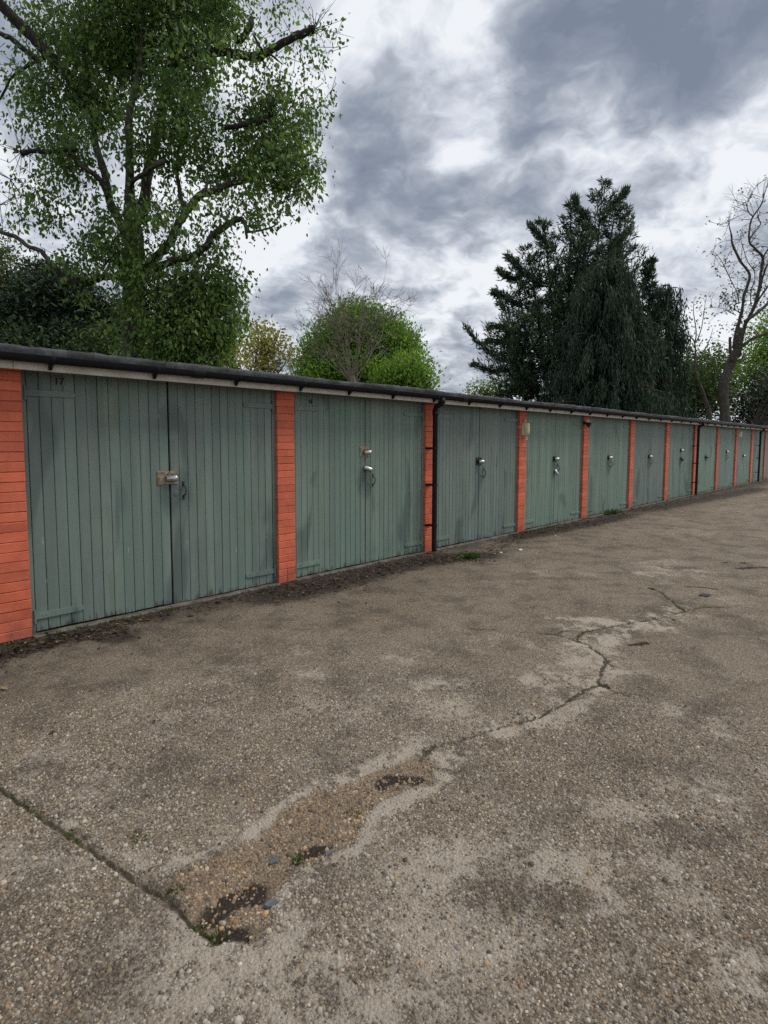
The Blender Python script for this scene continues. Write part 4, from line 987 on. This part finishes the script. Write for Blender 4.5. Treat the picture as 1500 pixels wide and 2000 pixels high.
# ------------------------------------------------------------------ bare tree in front of the round green one
def bare_tree():
    r_ = np.random.default_rng(44); D0 = 40.0; s = D0/F_PX
    b0 = at(690, 765, D0); g0 = b0.copy(); g0[2] = -.1
    t = empty('bare_tree', tuple(g0)); tag(t, 'leafless pale-twigged tree fanning out in front of the round green tree', 'tree'); off = Matrix.Translation(-t.location)
    tr = MB(); limb(tr, [g0, (g0+b0)/2, b0, at(690, 735, D0)], [.30, .26, .24, .20], 10, r_, .1)
    o = tr.build('trunk', M_TWIG, t, smooth=True); o.matrix_parent_inverse = off
    bb = MB()
    def grow(p, d, L, rad, lev):
        m = 4 if lev < 2 else 3; pts = [p]; q = p.copy(); dd = d.copy()
        for i in range(m):
            dd = unit(dd+r_.normal(size=3)*.16+np.array([0, 0, .05])); q = q+dd*L/m; pts.append(q.copy())
        bb.tube(pts, list(np.linspace(rad, rad*.55, m+1)), 5 if lev < 2 else 4, False)
        if lev < 4:
            for k in range(3):
                f = r_.uniform(.35, 1.0); i = min(m-1, int(f*m)); pp = pts[i]+(pts[i+1]-pts[i])*(f*m-i)
                nd = unit(dd+r_.normal(size=3)*.50); grow(pp, nd, L*r_.uniform(.45, .68), max(rad*.52, .010), lev+1)
    for (ex, ey) in [(585, 650), (600, 620), (625, 600), (650, 575), (675, 560), (695, 550), (720, 560), (745, 580), (770, 605), (790, 620), (640, 680), (745, 660), (665, 620), (705, 600), (610, 640), (640, 600), (685, 575), (730, 590), (600, 670)]:
        st = at(690+r_.uniform(-8, 8), 750+r_.uniform(-25, 10), D0); e = at(ex, ey, D0+r_.uniform(-2, 2)); d = e-st; L = np.linalg.norm(d)
        grow(st, unit(unit(d)+np.array([0, 0, .12])), L*.73, .042, 0)
    o = bb.build('branches', M_TWIG, t); o.matrix_parent_inverse = off
bare_tree()

# ------------------------------------------------------------------ conifers
def sprays(path, r_, nper, L, W, spread, lift, out):
    W = W*.72; nper = int(nper*1.25)
    p = np.array(path); seg = np.linspace(0, len(p)-1.001, nper); i = seg.astype(int); f = (seg-i)[:, None]
    c = p[i]*(1-f)+p[i+1]*f; tdir = unit(p[i+1]-p[i])
    c = c+r_.normal(size=c.shape)*spread
    d = tdir+r_.normal(size=c.shape)*.55+np.array([0, 0, lift])
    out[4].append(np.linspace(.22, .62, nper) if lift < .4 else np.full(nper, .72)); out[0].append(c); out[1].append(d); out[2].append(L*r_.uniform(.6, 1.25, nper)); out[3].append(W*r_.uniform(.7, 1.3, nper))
def cypress(name, label, base_px, depth, leaders, mat, seed, group=None, extra=(), dens=1.0, L=.36, W=.085):
    """leaders: (x0,y0,x1,y1,half-width px at the foot, dz) cones of upswept branches"""
    r_ = np.random.default_rng(seed); b0 = at(*base_px, depth); g0 = b0.copy(); g0[2] = -.1
    t = empty(name, tuple(g0)); tag(t, label, 'tree', group); off = Matrix.Translation(-t.location)
    wood = MB(); out = [[], [], [], [], []]; s = depth/F_PX
    limb(wood, [g0, (g0+b0)/2, b0], [.34, .30, .26], 10, r_, .1)
    for (x0, y0, x1, y1, hw, dz) in leaders:
        a = at(x0, y0, depth+dz); e = at(x1, y1, depth+dz); ln = np.linalg.norm(e-a)
        limb(wood, [a, a*.5+e*.5+r_.normal(size=3)*.1, e], [.11, .07, .012], 6)
        nb = int(ln*11*dens)
        for k in range(nb):
            h = (k+r_.random())/nb; c = a+(e-a)*h; az = r_.uniform(0, 2*math.pi)
            rad = hw*s*((1-h)**.75)*r_.uniform(.40, 1.28)+.12
            hd = np.array([math.cos(az), math.sin(az), 0.0])
            tip = c+hd*rad+np.array([0, 0, rad*r_.uniform(.25, .85)-.05])
            mid = c+hd*rad*.55+np.array([0, 0, rad*r_.uniform(-.05, .2)])
            pth = smooth_path([c, mid, tip], [1, 1, 1], 3)[0]
            wood.tube([c, mid, tip], [.020, .013, .004], 4, False)
            sprays(pth, r_, int((18+rad*26)*dens), L, W, .04+.05*rad, .25, out)
            sprays(pth[-3:], r_, int(10*dens), L*.8, W*.8, .06, .5, out)
    for pts, dz in extra:
        pth = smooth_path([at(x, y, depth+dz) for x, y in pts], [1]*len(pts), 4)[0]
        wood.tube(pth, list(np.linspace(.07, .012, len(pth))), 6)
        sprays(pth, r_, 330, .32, .085, .085, .15, out); sprays(pth[len(pth)//2:], r_, 120, .26, .07, .05, .2, out)
    o = wood.build('trunk', M_BARKD, t); o.matrix_parent_inverse = off
    C = np.concatenate(out[0]); n = len(C)
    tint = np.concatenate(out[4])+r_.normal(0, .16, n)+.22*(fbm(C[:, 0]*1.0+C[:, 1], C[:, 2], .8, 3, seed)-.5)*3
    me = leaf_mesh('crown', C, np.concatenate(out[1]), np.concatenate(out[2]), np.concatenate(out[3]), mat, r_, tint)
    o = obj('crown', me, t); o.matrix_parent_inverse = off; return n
n1 = cypress('cypress_tree', 'tall dark many-topped cypress with one low bough reaching left', (1130, 790), 31,
        [(1150, 760, 1178, 352, 120, 0), (1165, 620, 1204, 395, 60, -.5), (1120, 760, 1115, 398, 85, -.6), (1095, 740, 1062, 428, 80, 0), (1070, 760, 1030, 478, 95, .4), (1050, 770, 1004, 515, 95, 0), (1040, 780, 985, 580, 90, -.5), (1090, 780, 1085, 520, 90, -.9), (1195, 760, 1205, 470, 45, .3), (1130, 700, 1140, 420, 70, -.3),
         (1030, 790, 990, 650, 70, -.4), (1190, 700, 1225, 402, 62, .3), (1060, 800, 1015, 690, 85, -.8), (1010, 800, 985, 745, 55, -.6), (1140, 560, 1150, 440, 45, -1.2)], L_CON, 51,
        extra=[([(1030, 735), (995, 708), (960, 690), (932, 668), (910, 640)], -.5), ([(1035, 740), (1000, 722), (960, 725), (925, 712)], -.8), ([(1030, 770), (1000, 765), (970, 775)], -.9), ([(1030, 660), (990, 640), (955, 640)], -.3), ([(1020, 600), (985, 580), (965, 572)], 0), ([(1060, 560), (1020, 530), (990, 500)], -.4), ([(1085, 490), (1055, 465), (1036, 440)], -.2), ([(1040, 680), (990, 668), (950, 668)], .3), ([(1195, 400), (1215, 385), (1222, 372)], .1), ([(1150, 430), (1130, 410), (1122, 385)], -.4), ([(1020, 540), (1000, 545), (975, 530)], .5)], dens=.72)
n2 = cypress('spire_tree', 'small narrow conifer spire just right of the big conifers', (1268, 790), 33, [(1268, 790, 1268, 508, 34, -1.5)], L_CON, 52, dens=1.15)
def weeping(name, label, base_px, depth, top_px, nb, rmax, seed, mat):
    r_ = np.random.default_rng(seed); b0 = at(*base_px, depth); g0 = b0.copy(); g0[2] = -.1; top = at(*top_px, depth)
    t = empty(name, tuple(g0)); tag(t, label, 'tree'); off = Matrix.Translation(-t.location)
    wood = MB(); limb(wood, [g0, b0, (b0+top)/2, top], [.36, .30, .18, .03], 9, r_, .1)
    Cs = []; Ds = []; tn = []
    Hh = top[2]-1.0
    for k in range(nb):
        h = (k+r_.random())/nb; z0 = 1.6+Hh*(h**.9); c = np.array([b0[0]+(top[0]-b0[0])*h, b0[1]+(top[1]-b0[1])*h, z0])
        az = r_.uniform(0, 2*math.pi); rad = (rmax*(1-h)**.52*r_.uniform(.5, 1.12)+.3)
        hd = np.array([math.cos(az), math.sin(az), 0.0])
        pth = smooth_path([c, c+hd*rad*.45+np.array([0, 0, .30*rad*.45]), c+hd*rad*.85+np.array([0, 0, .10*rad]), c+hd*rad+np.array([0, 0, -.35*rad*.4])], [1]*4, 4)[0]
        wood.tube(pth, list(np.linspace(.045, .008, len(pth))), 4, False)
        tb = r_.normal(.42, .16)
        ns = int(8+rad*7)
        for q in range(ns):
            f = r_.uniform(.18, 1.0)*(len(pth)-1.01); i = int(f); a = pth[i]+(pth[i+1]-pth[i])*(f-i)+r_.normal(size=3)*.10
            ln = r_.uniform(.25, 1.05); m = int(ln*11)+3
            zz_ = -np.linspace(0, ln, m); sway = r_.normal(size=2)*.10
            cc = np.stack([a[0]+sway[0]*zz_+r_.normal(size=m)*.035, a[1]+sway[1]*zz_+r_.normal(size=m)*.035, a[2]+zz_], 1)
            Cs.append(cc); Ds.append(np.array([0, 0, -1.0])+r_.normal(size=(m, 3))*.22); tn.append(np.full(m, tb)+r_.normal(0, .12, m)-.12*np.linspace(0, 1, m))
    o = wood.build('trunk', M_BARK, t); o.matrix_parent_inverse = off
    C = np.concatenate(Cs); n = len(C); keep = C[:, 2] > 1.2
    C = C[keep]; D_ = np.concatenate(Ds)[keep]; tn = np.concatenate(tn)[keep]; n = len(C)
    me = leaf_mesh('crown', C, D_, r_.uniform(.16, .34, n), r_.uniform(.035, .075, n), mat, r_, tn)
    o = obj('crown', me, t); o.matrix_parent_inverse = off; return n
n3 = weeping('weeping_cypress', 'dark weeping conifer with curtain-like foliage in front of the cypress', (1185, 800), 27.5, (1185, 535), 330, 3.0, 53, L_WEEP)
n4 = weeping('weeping_conifer', 'smaller drooping conifer at the right of the big dark conifers', (1300, 800), 30, (1306, 578), 80, 1.1, 54, L_WEEP)

# ------------------------------------------------------------------ half-bare tree near the right edge and the shrubs under it
def right_tree():
    r_ = np.random.default_rng(61); D0 = 40.0
    def Q(zx, zy): return (1250+zx/3.92, 340+zy/3.92)
    def A(p, dz=0.0): return at(p[0], p[1], D0+dz)
    b0 = A(Q(650, 1890)); g0 = b0.copy(); g0[2] = -.1
    t = empty('half_bare_tree', tuple(g0)); tag(t, 'half-bare tree with crooked limbs and sparse leaves at the right edge', 'tree'); off = Matrix.Translation(-t.location)
    tr = MB(); limb(tr, [g0, A(Q(650, 1890)), A(Q(640, 1620)), A(Q(690, 1470)), A(Q(745, 1330)), A(Q(770, 1180))], [.46, .36, .31, .28, .24, .18], 12, r_, .06)
    o = tr.build('trunk', M_BARK, t, smooth=True); o.matrix_parent_inverse = off
    LM = [([(720, 1330), (740, 1220), (780, 1050), (800, 920), (840, 770), (770, 670), (710, 540), (700, 470), (680, 380), (680, 320)], [.20, .18, .14, .13, .12, .11, .10, .08, .03, .015], 0),
          ([(700, 1430), (690, 1310), (690, 1250)], [.16, .13, .11], -.3),
          ([(760, 1400), (800, 1180), (860, 1050), (910, 900), (925, 760), (940, 640), (880, 570), (835, 510), (850, 360), (890, 290), (930, 230), (960, 130), (990, 50)], [.16, .16, .16, .15, .13, .12, .10, .09, .08, .065, .06, .04, .02], .4),
          ([(800, 1130), (900, 1060), (990, 980), (1080, 900)], [.15, .14, .13, .12], -.4), ([(860, 1060), (910, 960), (980, 860), (1060, 760)], [.09, .09, .08, .07], .3), ([(790, 1310), (860, 1260), (980, 1210), (1080, 1150)], [.15, .14, .13, .12], -.6),
          ([(940, 640), (965, 600), (990, 560), (1040, 470)], [.09, .08, .07, .05], .2), ([(915, 900), (950, 760), (985, 680), (1050, 600)], [.10, .09, .08, .06], .6), ([(835, 510), (880, 440), (925, 380), (900, 330), (930, 290)], [.06, .05, .05, .04, .03], .5),
          ([(870, 330), (830, 290), (810, 220), (780, 235), (700, 255)], [.05, .045, .035, .02, .012], .3), ([(830, 215), (845, 160), (880, 110), (900, 75)], [.03, .025, .02, .012], .3),
          ([(760, 990), (740, 900), (700, 820), (650, 720), (620, 660), (580, 610), (535, 590)], [.05, .04, .035, .03, .025, .02, .012], -.5), ([(770, 1060), (730, 1040), (725, 1000), (770, 985)], [.05, .045, .045, .05], -.5),
          ([(735, 1080), (690, 1060), (640, 1030), (520, 1020)], [.04, .035, .025, .012], -.3), ([(680, 380), (640, 375), (600, 400)], [.02, .015, .01], 0), ([(880, 740), (830, 680), (800, 600), (770, 480), (790, 400)], [.05, .04, .035, .02, .012], .5),
          ([(740, 1430), (800, 1440), (850, 1420)], [.06, .04, .02], -.4), ([(850, 1010), (850, 900), (880, 800), (870, 720)], [.05, .05, .04, .03], 0)]
    tips = []
    for pts, rads, dz in LM:
        b = MB(); P3 = [A(Q(x, y), dz) for x, y in pts]; limb(b, P3, [q*.72 for q in rads], 7, r_, .12)
        o = b.build('limb', M_BARK, t, smooth=True); o.matrix_parent_inverse = off
        for i in range(1, len(P3)): tips.append((P3[i-1], P3[i], rads[i]))
    tw = MB(); C = []
    for a, e, rad in tips:
        for k in range(3):
            c = a+(e-a)*r_.random(); d = unit(r_.normal(size=3)+np.array([0, 0, .5])-RT*.2); l = r_.uniform(.5, 1.6); m_ = c+d*l*.5+r_.normal(size=3)*.08; q = c+d*l+r_.normal(size=3)*.18
            tw.tube([c, m_, q], [.016, .011, .005], 4, False)
            for j in range(2): 
                d2 = unit(d+r_.normal(size=3)*.6); tw.tube([m_, m_+d2*l*.45], [.009, .004], 4, False); C.append(m_+d2*l*.45)
            C.append(q)
    o = tw.build('twigs', M_BARKD, t); o.matrix_parent_inverse = off
    C = np.array(C); hz = C[:, 2]; C = C[(r_.random(len(C)) < np.clip(1.05-(hz-9)/8, .12, .8))]
    E_ = blob_points(r_, [(1400, 500, 40, 40, 0, .25), (1385, 600, 45, 60, 0, .30), (1450, 660, 50, 60, 0, .35), (1360, 640, 40, 40, 0, .3), (1480, 560, 40, 60, 0, .2)], 2.2, D0)
    C = np.concatenate([np.repeat(C, 2, 0), np.repeat(E_, 2, 0)]); n = len(C); C = C+r_.normal(size=C.shape)*.14
    Dv = -RT*.7+r_.normal(size=(n, 3))*.6+np.array([0, 0, -.2])
    me = leaf_mesh('crown', C, Dv, r_.uniform(.12, .24, n), r_.uniform(.08, .15, n), L_OLIVE, r_, r_.normal(.35, .2, n))
    o = obj('crown', me, t); o.matrix_parent_inverse = off
right_tree()
def sapling():
    r_ = np.random.default_rng(62); D0 = 37.5
    def A(zx, zy): return at(1250+zx/3.92, 340+zy/3.92, D0)
    b0 = A(535, 1880); g0 = b0.copy(); g0[2] = -.1
    t = empty('leaning_sapling', tuple(g0)); tag(t, 'thin pale leaning sapling between the dark conifers and the half-bare tree', 'tree'); off = Matrix.Translation(-t.location)
    b = MB(); limb(b, [g0, A(535, 1880), A(500, 1720), A(450, 1590), A(420, 1480), A(425, 1350), A(410, 1270), A(350, 1230)], [.13, .115, .10, .085, .07, .05, .045, .02], 7, r_, .1)
    limb(b, [A(415, 1330), A(430, 1210), A(410, 1060), A(415, 950)], [.05, .035, .025, .012], 5); limb(b, [A(430, 1290), A(470, 1180), A(490, 1050), A(510, 930)], [.035, .03, .02, .01], 5); limb(b, [A(440, 1420), A(520, 1300), A(560, 1180)], [.035, .025, .012], 5)
    o = b.build('trunk', M_BARK, t, smooth=True); o.matrix_parent_inverse = off
    C = blob_points(r_, [(1358, 590, 24, 28, 0, 1), (1352, 640, 28, 40, 0, .8), (1375, 610, 25, 35, 0, .6), (1385, 680, 30, 35, 0, .5)], 8, D0); n = len(C)
    me = leaf_mesh('crown', C, -RT*.5+r_.normal(size=(n, 3))*.7, r_.uniform(.14, .26, n), r_.uniform(.08, .14, n), L_OLIVE, r_, r_.normal(.5, .2, n))
    o = obj('crown', me, t); o.matrix_parent_inverse = off
sapling()
add_tree('laurel_hedge', 'dark shrubs behind the roof between the conifers and the half-bare tree', 'shrub', (1350, 820), 42,
         [(1340, 770, 45, 45, 0, 1), (1380, 760, 50, 50, 0, 1), (1320, 730, 30, 40, 0, .8), (1395, 715, 30, 30, 0, .6), (1350, 700, 25, 30, -.3, .5), (1360, 800, 60, 25, 0, 1)], 2.6, L_MIX, .26, .13, 71, .16, 9, .38)
add_tree('dark_shrub', 'very dark shrub mass behind the roof at the right edge', 'shrub', (1470, 825), 41,
         [(1460, 790, 50, 40, 1.5, 1), (1500, 770, 40, 60, 1.5, 1), (1430, 800, 40, 25, 1.5, 1), (1540, 780, 40, 60, 1.5, 1)], 2.8, L_YEW, .26, .12, 72, .16, 9, .36)
add_tree('maple_tree', 'leafy green tree behind the half-bare tree at the right edge', 'tree', (1500, 825), 47,
         [(1490, 700, 40, 55, 0, .8), (1470, 750, 45, 40, 0, .8), (1515, 640, 35, 50, 0, .9), (1530, 700, 50, 80, 0, 1), (1450, 720, 25, 30, 0, .4)], 2.6, L_HORN, .28, .16, 73, .25, 8, .42, tint0=.75)
add_tree('background_tree', 'bushy green tree showing behind the drooping conifer', 'tree', (1330, 820), 56,
         [(1330, 740, 60, 70, 0, 1), (1400, 740, 60, 60, 0, 1), (1280, 770, 60, 50, 0, 1)], 1.1, L_MIX, .34, .18, 74, .3, 8, .5, tint0=.6)

# ------------------------------------------------------------------ small things on the ground
L_MOSS = mat_leaf('moss_and_grass', (.035, .055, .012), (.075, .115, .022), (.14, .20, .045), .3)
L_WEED = mat_leaf('weed_leaf', (.028, .058, .015), (.062, .115, .028), (.13, .20, .055), .3)
def mat_litter():
    m, n, out = new_mat('dead_leaves_and_twigs')
    tv = n.attr('tint')
    base = n.ramp(tv, [(0, (.018, .013, .010)), (.45, (.05, .033, .022)), (.72, (.13, .085, .045)), (.88, (.30, .22, .12)), (1, (.50, .45, .36))])
    principled(n, out, base, .8, None, spec=.25); return m
M_LITTER = mat_litter()
def gz_at(x, y): return ground_fields(np.asarray(x, float), np.asarray(y, float))[0]
def litter():
    r_ = np.random.default_rng(81); X = []; Y = []
    for pts, wd, n in [(G([(-40, 1292), (60, 1264), (150, 1240), (240, 1235)]), .11, 1300), (G([(200, 1228), (360, 1190), (540, 1150)]), .06, 600), (G([(520, 1165), (640, 1140), (760, 1108), (850, 1092), (930, 1090)]), .17, 4200), (G([(940, 1085), (1010, 1055)]), .13, 500),
                       (G([(1010, 1048), (1080, 1035), (1150, 1022), (1230, 1005)]), .16, 2800), (G([(1240, 1000), (1300, 985), (1400, 965)]), .22, 1800), (G([(1400, 962), (1490, 945), (1600, 925)]), .32, 2400)]:
        a = np.array(pts); k = r_.uniform(0, len(a)-1.001, n); i = k.astype(int); f = (k-i)[:, None]; p = a[i]*(1-f)+a[i+1]*f
        p = p+r_.normal(size=p.shape)*wd; X.append(p[:, 0]); Y.append(p[:, 1])
    # a thin scatter blown over the rest of the yard
    n = 420; X.append(r_.uniform(0, 14, n)); Y.append(-r_.exponential(.8, n))
    x = np.concatenate(X); y = np.concatenate(Y); k = (y < -.02) & (y > -5); x = x[k]; y = y[k]; n = len(x); z = gz_at(x, y)+.004
    D = unit(np.stack([r_.normal(size=n), r_.normal(size=n), r_.normal(size=n)*.18], 1)); S = unit(np.cross(np.array([0, 0, 1.0])+r_.normal(size=(n, 3))*.22, D))
    L = np.exp(r_.normal(math.log(.024), .5, n)).clip(.008, .075); W = L*r_.uniform(.15, .6, n)
    V, F = kites(np.stack([x, y, z+r_.uniform(0, .008, n)], 1), D, S, L, W, .2)
    me = mesh_np('leaf_litter', V, F, M_LITTER, False, {'tint': np.repeat(np.clip(r_.beta(1.25, 2.6, n), 0, 1), 4)})
    tag(obj('leaf_litter', me), 'dead leaves and twigs drifted along the foot of the garage doors', 'leaf litter', kind='stuff')
litter()
def blades(name, label, cat, spots, mat, seed, kind=None):
    """spots: (x, y, radius, number, height)"""
    r_ = np.random.default_rng(seed); Vs = []; Fs = []; T = []; b = 0
    for (x, y, rad, n, h) in spots:
        a = r_.uniform(0, 2*math.pi, n); q = rad*np.sqrt(r_.random(n)); px = x+q*np.cos(a); py = y+q*np.sin(a)
        C = np.stack([px, py, gz_at(px, py)-.003], 1)
        D = unit(np.stack([np.cos(a)*r_.uniform(.1, 1.1, n), np.sin(a)*r_.uniform(.1, 1.1, n), r_.uniform(.35, 1.0, n)], 1)+r_.normal(size=(n, 3))*.25)
        L = h*r_.uniform(.5, 1.3, n); V, F = kites(C, D, side_of(D, r_), L, L*r_.uniform(.22, .42, n), .2)
        Vs.append(V); Fs.append(F+b); b += len(V); T.append(np.repeat(np.clip(r_.normal(.5, .22, n), 0, 1), 4))
    me = mesh_np(name, np.concatenate(Vs), np.concatenate(Fs), mat, False, {'tint': np.concatenate(T)})
    return tag(obj(name, me), label, cat, kind=kind)
def gp(px, py): return on_ground(px, py)[:2]
wx, wy = gp(916, 1090); blades('weed_clump', 'green leafy weed growing in dirt right of the near downpipe', 'weed', [(wx, wy, .075, 130, .085), (wx+.10, wy-.02, .05, 60, .06)], L_WEED, 91)
wx, wy = gp(1205, 1004); blades('weed_tuft', 'green weeds at the foot of the fifth garage door', 'weed', [(wx, -.07, .10, 110, .10), (wx+.3, -.08, .08, 60, .07), (wx-.25, -.07, .08, 60, .07)], L_WEED, 92)
wx, wy = gp(580, 1677); blades('pothole_weed', 'small dark green weed in the middle of the gravelly hollow', 'weed', [(wx, wy, .016, 50, .022)], L_WEED, 93)
wx, wy = gp(428, 1818); blades('corner_weed', 'small green weed where the slab joint meets the hollow', 'weed', [(wx, wy, .020, 50, .020)], L_MOSS, 94)
def moss():
    r_ = np.random.default_rng(95); sp = []
    a = np.array(JOINT)
    for k in range(260):
        f = r_.uniform(0, len(a)-1.001); i = int(f); p = a[i]+(a[i+1]-a[i])*(f-i)+r_.normal(size=2)*.006
        if fbm(np.array([p[0]]), np.array([p[1]]), 5, 2, 3)[0] > .48: sp.append((p[0], p[1], .012, 16, .010))
    for pts, wd in CRACKS[:3]+CRACKS[-2:]:
        a = np.array(pts)
        for k in range(150):
            f = r_.uniform(0, len(a)-1.001); i = int(f); p = a[i]+(a[i+1]-a[i])*(f-i)+r_.normal(size=2)*.008
            if fbm(np.array([p[0]]), np.array([p[1]]), 3, 2, 3)[0] > .50: sp.append((p[0], p[1], .014, 12, .010))
    for px, py in [(338, 1742), (345, 1735), (262, 1630), (275, 1640), (672, 1590), (690, 1585)]:
        x, y = gp(px, py); sp.append((x, y, .02, 30, .016))
    blades('moss', 'moss growing in the slab joint and the cracks', 'moss', sp, L_MOSS, 96, 'stuff')
moss()
def grass_edge():
    r_ = np.random.default_rng(97); sp = []
    for k in range(220):
        x = r_.choice([r_.uniform(.2, 2.6), r_.uniform(8.2, 10.0), r_.uniform(11, 30)], p=[.3, .3, .4]); sp.append((x, -.055+r_.normal()*.02, .03, 9, .028))
    blades('wall_moss', 'yellow-green moss and grass along the foot of the doors', 'moss', sp, L_MOSS, 98, 'stuff')
grass_edge()
# loose fragments in the hollow, flakes of paper, a drain cover
M_SLATE = mat_simple('blue_grey_slate', (.07, .078, .09), (.125, .135, .15), .65, 30, .2)
M_FLAKE = mat_simple('white_paint_flake', (.62, .62, .60), (.74, .74, .72), .6, 30, .1)
def shard(name, px, py, size, mat, label, cat, seed, group=None):
    r_ = random.Random(seed); x, y = gp(px, py); z = float(gz_at(np.array([x]), np.array([y]))[0]); k = 6; a0 = r_.uniform(0, 6)
    ring = [(size*r_.uniform(.6, 1.1)*math.cos(a0+2*math.pi*i/k), size*.62*r_.uniform(.6, 1.1)*math.sin(a0+2*math.pi*i/k)) for i in range(k)]
    V = [(u, v, 0) for u, v in ring]+[(u*.9, v*.9, size*.22+r_.uniform(0, .002)) for u, v in ring]
    b = MB().add(V, [list(range(k))[::-1], list(range(k, 2*k))]+[[i, (i+1) % k, k+(i+1) % k, k+i] for i in range(k)])
    o = b.build(name, mat, None, False, (x, y, z+.003), (r_.uniform(-.15, .15), r_.uniform(-.15, .15), 0)); return tag(o, label, cat, group)
shard('slate_chip', 535, 1678, .026, M_SLATE, 'blue-grey slate chip left of the weed in the hollow', 'stone chip', 1)
shard('slate_chip', 642, 1662, .020, M_SLATE, 'blue slate chip right of the weed in the hollow', 'stone chip', 2)
shard('dark_stone', 530, 1762, .034, M_SLATE, 'largest dark stone at the lower right end of the hollow', 'stone', 3)
shard('paper_scrap', 1016, 1075, .055, M_FLAKE, 'largest white scrap lying on the ground near the third garage', 'litter', 4)
shard('paper_scrap', 978, 1080, .035, M_FLAKE, 'small pale scrap left of the largest white one', 'litter', 5)
shard('paper_scrap', 1085, 1047, .030, M_FLAKE, 'small pale scrap in the soil below the fourth garage', 'litter', 6)
x, y = gp(1376, 1163); z = float(gz_at(np.array([x]), np.array([y]))[0])
o = empty('stopcock_cover', (x, y, z)); tag(o, 'small dark iron stopcock cover set in the concrete at the right', 'cover')
MB().box(-.06, .06, -.045, .045, -.02, .004).build('frame', M_IRON, o); MB().cham(-.05, .05, -.035, .035, .0042, .009, .001).build('lid', M_IRON, o)

# pale-roofed house glimpsed through the leaves
c = at(315, 676, 30); hs = empty('house', (c[0], c[1], -.1)); tag(hs, 'white gabled house glimpsed through the leaves behind the tall tree', 'house')
M_RENDER = mat_simple('white_render', (.62, .64, .66), (.72, .73, .75), .8, 4, .2); M_ROOF = mat_simple('pale_grey_slates', (.36, .38, .41), (.48, .50, .53), .7, 7, .3)
hz = c[2]+.1
MB().box(-1.6, 1.6, -2, 2, 0, hz).build('wall', M_RENDER, hs)
MB().prism_x([(-2.2, hz-.05), (2.2, hz-.05), (0, hz+1.25)], -1.8, 1.8).build('roof', M_ROOF, hs)
MB().box(-.6, .6, -2.05, -2.003, hz-1.3, hz-.3).build('window', M_DARK, hs)
